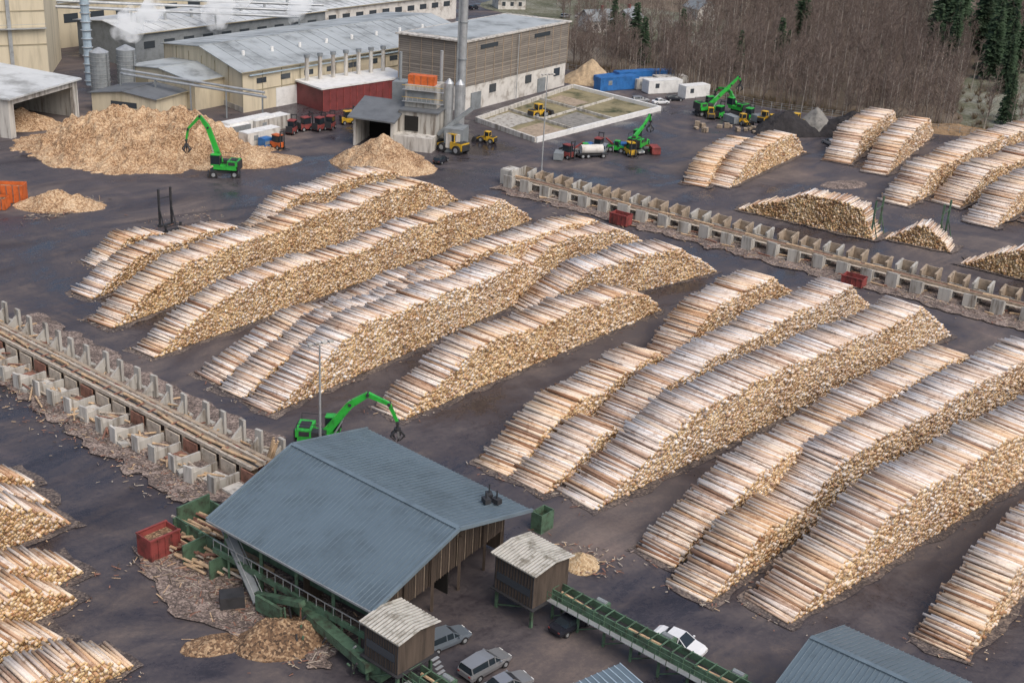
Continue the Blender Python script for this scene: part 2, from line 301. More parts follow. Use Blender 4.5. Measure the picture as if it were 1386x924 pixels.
S=[
((-63.6,185.1),(-54,199),4.3,3.2,2,2,None,.35),
((-60.6,172.3),(-41,204),4.6,4.6,2.4,2,None,.35),
((-43,207),(-20,239),5,4.6,1.6,1.6,None,.3),
((-54.6,162.0),(-11.5,231.1),5.0,6.3,2.4,1.6,[(0,1),(.55,1),(.62,.85),(.7,1),(1,1)],.3),
((-46.3,153.2),(2.3,221.9),4.4,6.2,2.4,1.6,[(0,1),(.35,1),(.5,.8),(.6,1.0),(1,1)],.45),
((-36.5,146.5),(17.8,213.5),4.6,5.8,2.4,1.4,[(0,.8),(.25,.75),(.4,1),(1,1)],.4),
((-32.5,142.7),(-3,183),4.6,6.0,2.6,1.6,None,.7),
((-1,187),(22,211),4.8,5.2,1.8,1.5,None,.6),
((-28.3,139.1),(7.2,189.7),5.0,6.6,2.4,1.7,None,.8),
((3,175),(32.6,199.5),5.4,5.6,1.8,1.6,None,.85),
((-12.6,139.2),(22.1,181.0),5.0,6.0,2.2,1.6,[(0,1),(.6,1),(.72,.85),(1,.95)],.3),
((0.6,127.0),(23.5,158.5),5.0,5.0,2.4,1.6,None,.2),
((22,160.5),(43.8,190.7),5.0,5.4,1.8,1.6,None,.3),
((4.6,123.6),(16,138),5.2,3.8,2.2,1.6,None,.4),
((12,133),(55.3,187.7),5.0,5.8,2.0,1.6,None,.95),
((9.9,120.7),(64.3,177.2),5.5,6.9,2.4,1.5,None,.85),
((17.4,110.3),(66.1,164.2),5.0,5.8,2.4,1.6,None,.4),
((20.2,104.4),(34.5,121),4.8,4.4,2.2,1.5,None,.2),
((30,118),(78,166),5.0,6.2,1.6,1.6,None,.9),
((27.5,101.7),(86,158),5.4,7.0,2.3,1.5,None,.5),
((42.5,97.7),(66,126),4.8,5.0,2.0,1.5,None,.3),
((-61,104.5),(-49.5,119.4),4.2,3.0,1.6,1.5,None,.1),
((-58.5,101.5),(-46.6,115.8),4.2,3.8,1.6,1.5,None,.15),
((-55,98),(-43.3,111.8),4.2,4.2,1.6,1.5,None,.25),
((-50,90),(-39.2,103.4),4.2,4.0,1.6,1.5,None,.1),
((-46.5,88),(-38.2,99),4.2,3.4,1.6,1.5,None,.15),
((-46,80.5),(-37.5,93.0),4.2,2.8,1.6,1.5,None,.2),
((-41,78),(-30.5,89.6),4.4,3.4,1.6,1.5,None,.3),
((36.7,249.9),(52.5,284),5,4.2,2,1.6,None,.1),
((41.5,250.3),(62.5,283),5,6.0,2,1.4,None,.2),
((70.9,274.8),(92,317),6,5.4,2,1.6,None,.35),
((77.1,267.2),(98,307),5.5,5.6,2,1.6,None,.35),
((75.5,244.5),(112,292),6,5.8,2,1.6,None,.35),
((86,245.6),(122,287),6,5.6,2,1.6,None,.4),
((88.9,233.4),(118,270),6,5.4,2,1.6,None,.45),
((100,277),(132,312),6,5.6,2,1.6,None,.4),
((112,272),(146,306),6,5.6,2,1.6,None,.4),
((100,235),(135,268),6,5.4,2,1.6,None,.4),
((41.3,235.4),(63.5,221.5),5,6.0,2.2,.5,None,.3),
((66,222.5),(76,217),4.6,4.0,1.2,1.2,None,.3),
((75.9,210.8),(96,196),5,5.2,2.0,1.5,None,.3),
]
for p0,p1,L,H,r0,r1,prof,gr in S:
    tot+=stackobj(p0,p1,L=L,H=H,r0=r0,r1=r1,prof=prof,grey=gr,d=0.40 if p0[1]>215 else 0.34)
print("logs",tot)
g=B("bark_litter")
for i,q in enumerate(LIT): g.face([(x,y,0.006+0.0042*i) for x,y in ragged(q,1.2,0.6)],'litter')
for q in ([(-6,240),(80,178),(86,186),(0,250)],[(-74,153),(-34,117),(-22,121),(-24,130),(-66,166)],[(-36,107),(-27,97),(-14,91),(-12,98),(-27,114)]):
    i+=1; g.face([(x,y,0.006+0.0042*i) for x,y in ragged(q,.7,1.2)],'litterb')
g.done()
# ------------------------------------------------------------ mounds
def mound(name,cx,cy,rx,ry,H,mt,rot=0,rough=0.5,bumps=(),n=90):
    vs=[];fs=[]
    R=Matrix.Rotation(rot,2)
    for j in range(n+1):
        for i in range(n+1):
            u=-1.3+2.6*i/n; v=-1.3+2.6*j/n
            q=R@Vector((u*rx,v*ry)); x=cx+q.x;y=cy+q.y
            rr=math.sqrt(u*u+v*v)+0.18*noise.noise(Vector((x*0.15,y*0.15,3)))+0.06*noise.noise(Vector((x*0.7,y*0.7,3)))
            hh=max(0,1-rr)
            if bumps: hh=min(hh*1.9,1.0)*0.62+0.38*hh
            z=H*hh
            for (bx,by,br,bh) in bumps:
                dd=math.hypot(x-bx,y-by)/br
                if dd<1 and hh>0: z+=bh*(1-dd)*min(1,hh*4)
            if hh>0: z+=rough*(noise.fractal(Vector((x*0.35,y*0.35,1)),1.0,2.0,6))*min(1,z/1.5)+0.08*random.random()
            vs.append((x,y,max(z,0) if hh>0 else -0.25))
    for j in range(n):
        for i in range(n):
            a=j*(n+1)+i; fs.append((a,a+1,a+n+2,a+n+1))
    b=B(name); b.add(vs,fs,mt); return b.done()
mound("bark_pile",-76,255,25,19,4.0,'bark',0.1,1.8,bumps=((-84,262,10,3.2),(-72,264,9,3.2),(-68,252,8,2.2),(-90,254,8,2.5),(-78,248,7,1.6),(-64,262,6,2.2),(-94,262,6,1.5)),n=190)
mound("bark_pile",-54,250,10,6,2.6,'bark',0.4,0.6)
mound("bark_pile",-85,243,8,5,1.2,'chips',0.2,0.3)
mound("wood_chip_pile",-28,253,10.5,10,6.2,'bark',0,0.6,n=110)
mound("bark_pile",-18.6,95.0,4.4,3.2,2.6,'barkd',0.4,0.8)
mound("bark_pile",-24.5,93.5,3.0,1.6,0.6,'barkd',0.4,0.4,n=50)
mound("sand_pile",17,348,8,6,6,'sand',0,0.4)
mound("soil_pile",62,302,9,6,6.0,'soil',0.3,0.6); mound("soil_pile",77,303,11,6,6.0,'soil',-0.3,0.6); mound("gravel_pile",69,305,6,4,6.0,'gravel',-0.3,0.4,n=50)
mound("sawdust_pile",8.2,110.0,1.9,2.1,1.2,'chips',0,0.3,n=40)
mound("wood_scrap_pile",-80,214,7.5,4.5,3.0,'bark',0.15,0.9)
mound("bark_pile",-106,268,8,6,4,'bark',0,0.6)
mound("bark_pile",58,242,6,4,0.7,'litterb',0.3,0.3,n=40)
mound("bark_pile",66,258,6,3,0.5,'litterb',0.5,0.3,n=40)
# ------------------------------------------------------------ buildings
def lerp(a,b,t): return tuple(a[i]+(b[i]-a[i])*t for i in range(len(a)))
def hall(name,A,Bc,C,D,H,rise,wall,roof,ribs=0,over=0.6):
    b=B(name); b.part("walls"); b.prism([A,Bc,C,D],0,H,wall)
    mAD=lerp(A,D,.5); mBC=lerp(Bc,C,.5)
    b.add([(*A,H),(*D,H),(*mAD,H+rise)],[(0,2,1)],wall); b.add([(*Bc,H),(*C,H),(*mBC,H+rise)],[(0,1,2)],wall)
    b.part("roof")
    def ex(p,q,o):
        v=Vector(p)-Vector(q); v.normalize(); return (p[0]+v.x*o,p[1]+v.y*o)
    A2=ex(ex(A,D,over),Bc,over);D2=ex(ex(D,A,over),C,over);B2=ex(ex(Bc,C,over),A,over);C2=ex(ex(C,Bc,over),D,over)
    m1=lerp(A2,D2,.5);m2=lerp(B2,C2,.5); dz=0.08
    b.slab([(*A2,H+dz-0.1),(*B2,H+dz-0.1),(*m2,H+rise+dz),(*m1,H+rise+dz)],0.18,roof)
    b.slab([(*m1,H+rise+dz),(*m2,H+rise+dz),(*C2,H+dz-0.1),(*D2,H+dz-0.1)],0.18,roof)
    rb='rib' if roof=='roofblue' else roof
    if ribs:
        ln=(Vector(A2)-Vector(B2)).length; k=int(ln/ribs)
        for i in range(k+1):
            t=i/k
            for e0,e1 in ((A2,B2),(D2,C2)):
                p=lerp(e0,e1,t); q=lerp(m1,m2,t); b.beam((*p,H+dz-0.06),(*q,H+rise+dz+0.04),0.06,0.07,rb)
    b.beam((*m1,H+rise+0.12),(*m2,H+rise+0.12),0.5,0.1,rb)
    b.part("gutter"); b.beam((*A2,H-0.05),(*B2,H-0.05),0.2,0.2,'beiged')
    return b
def onwall(b,P,Q,t0,t1,z0,z1,mt,out=0.05,th=0.1):
    P=Vector(P);Q=Vector(Q);d=(Q-P).normalized(); nn=Vector((d.y,-d.x))
    a=P+(Q-P)*t0;c=P+(Q-P)*t1
    m=(a+c)/2+nn*out
    b.box((m.x,m.y,(z0+z1)/2),((c-a).length,th,z1-z0),mt,math.atan2(d.y,d.x))
A=(-64,290);Bc=(-15,356);C=(-42,385);D=(-89.5,319)
w=hall("warehouse",A,Bc,C,D,9.3,2.6,'beige','roofgrey',over=0.8)
w.part("trim")
for i in range(1,14):
    t=i/14; onwall(w,A,Bc,t-.0012,t+.0012,0,9.2,'beiged',0.06,0.12)
for i in range(0,7): t=i/6; onwall(w,D,A,max(0,t-.003),min(1,t+.003),0,9.6,'beiged',0.06,0.12)
onwall(w,A,Bc,0,1,4.6,4.8,'beiged',0.07,0.1); onwall(w,D,A,0,1,0,1.2,'conc',0.07,0.12)
onwall(w,A,Bc,.02,.98,8.2,8.5,'pipe',0.5,0.3)
w.part("windows")
for i in range(8): onwall(w,A,Bc,.05+i*.09,.085+i*.09,6.2,7.4,'win',0.08,0.08)
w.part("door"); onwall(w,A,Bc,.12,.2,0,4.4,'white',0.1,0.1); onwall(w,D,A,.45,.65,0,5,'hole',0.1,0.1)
w.part("roof_vents")
for i in range(8):
    t=.08+i*.11; p=lerp(lerp(A,D,.25),lerp(Bc,C,.25),t); w.cyl((*p,10.3),(*p,11.7),0.4,0.4,'white',10)
w.part("roof_seams")
for i in range(1,24):
    t=i/24
    for e0,e1 in ((A,Bc),(D,C)): w.beam((*lerp(e0,e1,t),9.38),(*lerp(lerp(A,D,.5),lerp(Bc,C,.5),t),12.02),.07,.05,'roofgrey2' if i%4==0 else 'greyp')
w.done()
A=(-14.3,303.5);Bc=(10,341);C=(-6.6,347.6);D=(-30.9,310)
w=B("timber_clad_power_house"); w.part("walls"); w.prism([A,Bc,C,D],6.0,16.4,'boards')
w.prism([lerp(A,C,.004),lerp(Bc,D,.004),lerp(C,A,.004),lerp(D,Bc,.004)],0,6.0,'whitewall')
w.part("roof"); w.prism([lerp(A,C,-.02),lerp(Bc,D,-.02),lerp(C,A,-.02),lerp(D,Bc,-.02)],16.4,16.75,'concl')
w.prism([lerp(A,C,.04),lerp(Bc,D,.04),lerp(C,A,.04),lerp(D,Bc,.04)],16.75,16.85,'roofgrey')
w.part("windows")
for t in (.2,.72): onwall(w,A,Bc,t-.08,t+.08,14.2,15.2,'win',0.06,0.1)
for t in (.25,.6,.9): onwall(w,A,Bc,t-.03,t+.03,3.2,5.2,'win',0.0,0.2)
w.part("door"); onwall(w,A,Bc,.05,.14,0,4.2,'greyp',0.03,0.2); onwall(w,A,Bc,.7,.78,0,3.6,'greyp',0.03,0.2)
w.part("drainpipe"); w.cyl((-2.5,320.6,0),(-2.5,320.6,16),0.12,0.12,'steel',6)
w.part("battens")
for i in range(0,13): onwall(w,A,Bc,i/12-.002,i/12+.002,6,16.3,'concb',0.05,0.1)
for i in range(0,7): onwall(w,D,A,i/6-.004,i/6+.004,6,16.3,'concb',0.05,0.1)
w.done()
c=B("steel_chimney"); c.part("flue"); c.cyl((-14.4,284.4,0),(-14.4,284.4,46),0.95,0.8,'steel',20)
for z in (8,16,24,32): c.cyl((-14.4,284.4,z),(-14.4,284.4,z+0.25),1.05,1.05,'greyp',20)
c.part("ladder"); c.beam((-15.4,283.8,0),(-15.4,283.8,40),0.1,0.35,'greyp'); c.part("base"); c.box((-14.4,284.4,0.6),(3.4,3.4,1.2),'concl'); c.done()
b=B("boiler_bunker_building",(-35.7,268.1,0),math.radians(-12)); b.part("walls")
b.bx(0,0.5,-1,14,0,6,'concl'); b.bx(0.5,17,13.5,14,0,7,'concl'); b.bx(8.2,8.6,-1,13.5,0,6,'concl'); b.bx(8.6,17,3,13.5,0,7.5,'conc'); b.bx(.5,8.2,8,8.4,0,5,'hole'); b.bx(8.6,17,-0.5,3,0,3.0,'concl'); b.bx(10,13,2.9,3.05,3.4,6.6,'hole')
b.part("roof"); b.slab([(-1,-2,6.3),(9.4,-2,6.0),(9.4,9,8.2),(-1,9,8.5)],0.3,'roofdark')
b.bx(8.8,17.4,2.6,14,7.5,7.8,'roofdark')
b.part("machinery"); b.bx(9,16,6,12,7.8,12.5,'conc'); b.bx(9.5,15.5,5.95,6.02,9,11.5,'greyp'); b.bx(9.4,15.2,6.6,8.8,12.5,14.4,'orange'); b.bx(5,8,9.5,13.5,7,12,'greyp')
for X in (10.8,12.3,13.8): b.bx(X-.05,X+.05,6.5,6.6,12.5,14.4,'rustb')
for x in (17.8,20.2): b.cyl((x,9,0),(x,9,13),1.0,1.0,'steel',14); b.cyl((x,9,13),(x,9,14),1.0,0.2,'steel',14)
b.cyl((15,12.5,7),(15,12.5,19),0.35,0.35,'steel',10); b.cyl((6,12,8),(6,12,18),0.35,0.35,'greyp',10)
b.beam((17,4,3),(24,6,9),0.8,0.8,'greyp'); b.bx(19,23,2,7,0,5,'greyp'); b.bx(19.5,22.5,1.6,2,1,4,'concl')
for z in (9,11.5):
    b.bx(8.6,17.6,5.1,5.9,z,z+0.08,'steel')
    for x in range(9,18): b.beam((x,5.15,z),(x,5.15,z+1.0),0.07,0.07,'steel')
    b.beam((8.6,5.15,z+1.0),(17.6,5.15,z+1.0),0.07,0.07,'yellow')
b.done()
A=(-46.7,295.2);Bc=(-29,314.5);C=(-35,323);D=(-54.5,303.5)
w=B("red_drying_building"); w.part("walls"); w.prism([A,Bc,C,D],0,5.2,'redd')
for i in range(13): onwall(w,A,Bc,i/13,i/13+.008,0,5.1,'red',0.05,0.08)
w.part("roof"); w.prism([lerp(A,C,-.02),lerp(Bc,D,-.02),lerp(C,A,-.02),lerp(D,Bc,-.02)],5.2,5.6,'white')
w.part("exhaust_stacks")
for i in range(7):
    p=lerp(lerp(A,D,.75),lerp(Bc,C,.75),.05+.14*i); w.cyl((*p,5.5),(*p,11.0),0.5,0.5,'concl',12); w.cyl((*p,11.0),(*p,11.7),0.7,0.7,'greyp',12)
w.done()
w=hall("annex_building",(-74.8,289.5),(-66.8,301.5),(-86,315.6),(-94.2,303.6),6.6,1.2,'beige','roofgrey',over=.5)
w.part("door"); onwall(w,(-94.2,303.6),(-74.8,289.5),.1,.32,0,4.6,'beiged',0.05,0.1); onwall(w,(-94.2,303.6),(-74.8,289.5),.45,.62,2.5,4,'win',0.05,0.1); w.done()
w=hall("pump_house",(-81.2,280.6),(-77,291),(-92.3,294.4),(-96.5,284),4.2,1.0,'beige','roofdark',over=.6)
w.part("windows"); onwall(w,(-96.5,284),(-81.2,280.6),.3,.7,1.6,2.8,'win',.05,.1); w.done()
w=hall("tall_beige_building",(-117,315),(-122,338),(-160,345),(-155,293),26,1.5,'beige','roofgrey2',over=.6)
w.part("trim"); onwall(w,(-155,293),(-117,315),0,1,8,8.3,'beiged',.06,.1); onwall(w,(-155,293),(-117,315),0,1,16,16.3,'beiged',.06,.1)
w.part("ladder"); onwall(w,(-155,293),(-117,315),.8,.82,3,25,'steel',.3,.2)
w.part("walkway"); onwall(w,(-155,293),(-117,315),.55,1,12,12.2,'steel',.8,1.2); onwall(w,(-155,293),(-117,315),.55,1,13.1,13.2,'steel',1.35,.08)
w.done()
w=B("bark_storage_shed"); w.part("walls")
P=(-104.3,256.5);Q=(-97.5,277.9);R_=(-122,286);T=(-129,262)
w.prism([Q,R_,(R_[0],R_[1]-.8),(Q[0],Q[1]-.8)],0,8,'conc')
w.prism([R_,T,(T[0]+.8,T[1]),(R_[0]+.8,R_[1])],0,8,'conc'); w.prism([T,P,(P[0],P[1]+.7),(T[0],T[1]+.7)],0,8,'concl')
onwall(w,P,Q,0,.07,0,8,'concl',-.3,.8); onwall(w,P,Q,.93,1,0,8,'concl',-.3,.8); onwall(w,P,Q,.07,.93,6.8,8,'concl',-.3,.7)
w.part("roof"); w.slab([(P[0]+.8,P[1]-1,8.4),(Q[0]+1,Q[1]+.6,8.4),(R_[0],R_[1]+.8,9.6),(T[0],T[1]-.8,9.6)],.35,'roofgrey2'); w.done()
s_=B("silo_tower"); s_.part("tower"); s_.cyl((-105.3,309.6,0),(-105.3,309.6,30),1.0,1.0,'pipe',14)
for i in range(15): s_.part("platforms"); s_.cyl((-105.3,309.6,2*i+1),(-105.3,309.6,2*i+1.12),1.35,1.35,'steel',10)
s_.done()
for x,y,r2,h2 in ((-99.5,300,2.2,10),(-94,302.5,2.2,10.5)):
    s_=B("storage_tank"); s_.part("tank"); s_.cyl((x,y,0),(x,y,h2),r2,r2,'greyp',20); s_.cyl((x,y,h2),(x,y,h2+1),r2,.3,'steel',20)
    for z in range(1,int(h2)): s_.cyl((x,y,z),(x,y,z+.1),r2+.05,r2+.05,'steel',20)
    s_.part("ladder"); s_.beam((x+r2,y-1,0),(x+r2,y-1,h2),.3,.1,'steel'); s_.done()
for nm,A,Bc,C,D,H,rs,wl,rf in (("kiln_hall",(-100,330),(-60,384),(-80,400),(-120,346),9,1.6,'greyp','roofgrey2'),("sawmill_hall",(-128,350),(-75,420),(-100,441),(-153,371),12,2,'beige','roofgrey'),
    ("planing_hall",(-62,392),(-25,440),(-60,468),(-97,420),8,2,'whitewall','roofgrey2'),("dispatch_hall",(-165,395),(-100,470),(-140,500),(-205,425),12,2,'greyp','roofgrey')):
    w=hall(nm,A,Bc,C,D,H,rs,wl,rf,over=.8); w.part("windows")
    for i in range(10): onwall(w,A,Bc,.04+i*.095,.09+i*.095,H*.55,H*.75,'win',.05,.1)
    w.part("roof_vents")
    for i in range(7): p=lerp(lerp(A,D,.3),lerp(Bc,C,.3),.1+.13*i); w.cyl((*p,H),(*p,H+3.0),.4,.4,'steel',10)
    w.part("roof_seams")
    for i in range(1,20):
        t=i/20; w.beam((*lerp(A,Bc,t),H+.1),(*lerp(lerp(A,D,.5),lerp(Bc,C,.5),t),H+rs+.1),.08,.05,'greyp')
    w.done()
pr=B("pipe_bridge"); pr.part("pipes")
for k,(o,z) in enumerate(((0,7.2),(0.9,7.2),(0.4,8.1))): pr.cyl((-92+o,291.5-o,z),(-58+o,283-o,z-1.5),.26,.26,'steel',10)
pr.part("legs")
for t in (0,.25,.5,.75,1): pr.beam((-92+34*t,291-9*t,0),(-92+34*t,291-9*t,7-1.5*t),.3,.3,'greyp')
pr.done()
pr=B("roof_pipeline"); pr.part("pipes")
for k in range(3): pr.cyl((-124+k*2,334+k*3,14+k),(-62+k*2,352+k*8,12+k*.5),.4,.4,'steel',10)
pr.part("legs")
for t in (0,.33,.66,1): pr.beam((-124+62*t,334+18*t,0),(-124+62*t,334+18*t,13.5-2*t),.4,.4,'greyp')
pr.done()
for x,y,h2 in ((22,432,0.5),(32,438,1.2),(-8,470,.3),(60,470,2)):
    b=B("white_house",(x,y,0),h2); b.part("walls"); b.bx(-5,5,-4,4,0,4,'whitewall'); b.add([(-5,-4,4),(-5,4,4),(-5,0,6.6),(5,-4,4),(5,4,4),(5,0,6.6)],[(0,2,1),(3,4,5)],'whitewall')
    b.part("roof"); b.slab([(-5.5,-4.6,3.8),(5.5,-4.6,3.8),(5.5,0,6.9),(-5.5,0,6.9)],.2,'greyp'); b.slab([(-5.5,0,6.9),(5.5,0,6.9),(5.5,4.6,3.8),(-5.5,4.6,3.8)],.2,'greyp')
    b.part("windows")
    for xx in (-3,0,3): b.bx(xx-.6,xx+.6,-4.05,-3.95,1.2,2.6,'win')
    b.part("chimney"); b.bx(1,1.8,-.4,.4,6,8,'red'); b.done()
# infeed building
F1=(-27.6,104.5);F2=(-10.4,91.3);K1=(-15.1,125);K2=(2.9,109.7)
w=B("infeed_shed"); m1=lerp(F1,K1,.5);m2=lerp(F2,K2,.5)
w.part("roof"); E=6.0; RZ=9.0
w.slab([(*F1,E),(*F2,E),(*m2,RZ),(*m1,RZ)],.2,'roofblue'); w.slab([(*m1,RZ),(*m2,RZ),(*K2,E),(*K1,E)],.2,'roofblue')
for i in range(44):
    t=i/43
    for e0,e1 in ((F1,F2),(K1,K2)):
        w.beam((*lerp(e0,e1,t),E+.03),(*lerp(m1,m2,t),RZ+.03),.07,.07,'rib')
w.beam((*m1,RZ+.06),(*m2,RZ+.06),.55,.1,'rib')
for e0,e1 in ((F2,m2),(K2,m2),(F1,m1),(K1,m1)): w.beam((*e0,E+.0),(*e1,RZ+.0),.25,.34,'rib')
def pt(u,v):
    return (F1[0]+(F2[0]-F1[0])*u+(K1[0]-F1[0])*v, F1[1]+(F2[1]-F1[1])*u+(K1[1]-F1[1])*v)
w.part("roof_equipment")
for u,v in ((.93,.80),(.96,.84),(.90,.86)): p=pt(u,v); w.box((*p,6.0+3*(1-abs(v-.5)/.5)+.25),(.9,.6,.5),'dark',u*9); w.cyl((*p,6.8),(*p,8.3),.08,.08,'dark',8)
w.part("gutter"); w.beam((*F1,E-.1),(*F2,E-.1),.25,.2,'greyp')
w.part("walls")
def wall(u0,v0,u1,v1,z0,z1,mt,th=.15):
    p=pt(u0,v0);q=pt(u1,v1); w.beam((*p,(z0+z1)/2),(*q,(z0+z1)/2),th,z1-z0,mt)
wall(.93,.10,.93,.92,2.6,5.9,'brownwood')
a_=pt(.93,.06);b_=pt(.93,.94);c_=pt(.93,.5); w.add([(*a_,5.9),(*b_,5.9),(*c_,8.8)],[(0,1,2),(2,1,0)],'brownwood')
wall(.06,.93,.93,.93,0.2,5.9,'brownwood'); wall(.07,.1,.07,.93,3.5,5.9,'brownwood'); a_=pt(.07,.06);b_=pt(.07,.94);c_=pt(.07,.5); w.add([(*a_,5.9),(*b_,5.9),(*c_,8.8)],[(0,1,2),(2,1,0)],'brownwood')
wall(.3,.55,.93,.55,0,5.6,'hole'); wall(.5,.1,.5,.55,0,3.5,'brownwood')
w.part("posts")
for u in (.05,.28,.5,.72,.93):
    for v in (.06,.94): p=pt(u,v); w.beam((*p,0),(*p,5.9),.3,.3,'dgreen' if v<.5 else 'brownwood')
for v in (.25,.42,.6,.78): p=pt(.95,v); w.beam((*p,0),(*p,5.9),.28,.28,'brownwood')
for i in range(46):
    v=.1+.82*i/45; p=pt(.942,v); zt=5.9+2.9*(1-abs(v-.5)/.44)-.15; w.beam((*p,2.7),(*p,max(5.9,zt)),.07,.05,'concb' if i%3==0 else 'brownwood')
w.part("conveyor_machinery")
for v in (.15,.3,.42): w.beam((*pt(.0,v),2.2),(*pt(.9,v),2.6),.9,.7,'dgreen'); w.beam((*pt(-.1,v),2.7),(*pt(.9,v+.01),3.0),.35,.3,'plank')
for i in range(9): p=pt(.1+.1*i,.03); w.beam((*p,0),(*p,2.4),.2,.2,'dgreen')
w.beam((*pt(.0,.03),2.4),(*pt(1.05,.03),2.4),.3,.5,'dgreen'); w.beam((*pt(.0,.03),3.5),(*pt(1.0,.03),3.5),.08,.08,'steel')
for i in range(20): p=pt(.05*i,.03); w.beam((*p,2.5),(*p,3.5),.06,.06,'steel')
w.beam((*pt(-.02,.1),4.6),(*pt(.35,-.02),.6),1.0,.2,'greyp')
for s2 in (-.02,.02): w.beam((*pt(-.02,.1+s2),5.5),(*pt(.35,-.02+s2),1.5),.06,.06,'steel')
w.beam((*pt(.5,.04),1.6),(*pt(1.05,-.06),1.8),1.1,.9,'dgreen')
w.box((*pt(1.03,-.0),1.2),(2.6,2.0,2.0),'dgreen',-.65); w.box((*pt(1.03,-.0),2.35),(1.8,1.2,.3),'plank',-.65); w.box((*pt(.25,-.08),.7),(2.2,1.6,1.4),'dark',.3)
w.box((*pt(.45,-.05),1.3),(3.4,.3,1.6),'dgreen',-.65); w.beam((*pt(.3,.0),.8),(*pt(.62,-.02),3.2),.7,.5,'dgreen')
for i in range(26): p=pt(random.uniform(.35,1.0),random.uniform(-.1,.05)); w.cyl((*p,random.uniform(.3,2)),(p[0]+random.uniform(-.6,.6),p[1]+random.uniform(-.6,.6),random.uniform(.5,2.6)),.1,.1,random.choice(['dgreen','dark','steel','rustb']),6)
w.done()
b=B("log_infeed_deck",(-31,111.5,0),math.radians(-38)); b.part("frame")
b.bx(-1,11,-1.2,-1,0,2.0,'dgreen'); b.bx(-1,11,3.0,3.2,0,2.2,'dgreen')
for i in range(7): b.bx(-1+2*i,-.8+2*i,-1.5,-1.2,0,2.0,'dgreen')
b.bx(-1,-.8,-1,3,0,3.0,'dgreen'); b.bx(4,4.15,-4.2,-1.5,0,2.2,'dgreen'); b.bx(8,8.15,-4.2,-1.5,0,2.2,'dgreen')
b.part("logs")
for i in range(90): x=random.uniform(-3,8); y=random.uniform(-4.5,2.6); an=random.gauss(0,.12)+(.1 if i%4 else 1.0); z=random.uniform(.2,1.6) if y>-1 else random.uniform(.3,.9); L=random.uniform(2,4.5); b.cyl((x,y,z),(x+L*math.cos(an),y+L*math.sin(an)*.3,z+random.uniform(-.1,.3)),.15,.13,random.choice(['plank','plank','pale','rustb']),7)
b.done()
def opencont(x,y,hd,L=3.4,W_=2.2,H_=2.5,fill='bark'):
    b=B("red_waste_container",(x,y,0),hd); b.part("shell"); a=L/2-.1;c=W_/2-.1
    b.bx(-a,a,-c-.1,-c,0.2,H_,'red'); b.bx(-a,a,c,c+.1,.2,H_,'red'); b.bx(-a-.1,-a,-c-.1,c+.1,.2,H_,'red'); b.bx(a,a+.1,-c-.1,c+.1,.2,H_,'red'); b.bx(-a,a,-c,c,.1,.4,'rustb')
    for i in range(5): X=-a+2*a*i/4; b.bx(X-.06,X+.06,-c-.2,-c-.1,.2,H_-.1,'red'); b.bx(X-.06,X+.06,c+.1,c+.2,.2,H_-.1,'red')
    b.bx(-a-.15,a+.15,-c-.22,-c,H_-.1,H_+.05,'red'); b.bx(-a-.15,a+.15,c,c+.22,H_-.1,H_+.05,'red'); b.part("contents"); b.bx(-a,a,-c,c,.4,H_-.6,fill); b.done()
opencont(-33.2,107.6,math.radians(50),fill='barkd'); opencont(18.2,222.4,math.radians(-35),3.6,2,2.1,'rustb'); opencont(54.5,197.2,math.radians(-35),3.6,2,1.6,'rustb')
def hut(cx,cy,hd,sx,sy,zf,zt):
    b=B("control_cabin",(cx,cy,0),hd); b.part("walls"); b.bx(-sx/2+.3,sx/2-.3,-sy/2+.3,sy/2-.3,zf,zt-.3,'brownwood')
    for i in range(14): x=-sx/2+.35+(sx-.7)*i/13; b.bx(x-.04,x+.04,-sy/2+.24,-sy/2+.3,zf,zt-.35,'dark')
    b.part("windows"); b.bx(-sx/2+.6,sx/2-.6,-sy/2+.2,-sy/2+.235,zf+1.1,zf+1.9,'win'); b.bx(-sx/2+.22,-sx/2+.28,-.8,.8,zf+1.1,zf+1.9,'win')
    b.part("roof"); b.slab([(-sx/2,-sy/2,zt-.15),(sx/2,-sy/2,zt-.15),(sx/2,0,zt+.25),(-sx/2,0,zt+.25)],.1,'corrdark'); b.slab([(-sx/2,0,zt+.25),(sx/2,0,zt+.25),(sx/2,sy/2,zt-.15),(-sx/2,sy/2,zt-.15)],.1,'corrdark')
    k=int(sx/.36)
    for i in range(k+1):
        x=-sx/2+sx*i/k
        for s in (-1,1): b.beam((x,s*sy/2,zt-.12),(x,0,zt+.28),.22,.08,'roofcorr')
    b.part("legs")
    for x in (-1,1):
        for y in (-1,1): b.beam((x*(sx/2-.5),y*(sy/2-.5),0),(x*(sx/2-.5),y*(sy/2-.5),zf),.25,.25,'dgreen')
    b.beam((-(sx/2-.5),-(sy/2-.5),.3),((sx/2-.5),-(sy/2-.5),zf),.12,.12,'dgreen'); b.bx(-sx/2,sx/2,-sy/2,sy/2,zf-.12,zf-.003,'dark')
    b.part("stairs")
    for i in range(8): b.box((sx/2+.3+.25*i,sy/2-.8,zf*(1-i/8)),(.28,.8,.05),'steel')
    b.done()
hut(-8.0,90.4,math.radians(-40),4.6,4.9,2.6,6.0); hut(3.05,102,math.radians(-42),5.4,5.4,2.2,6.0)
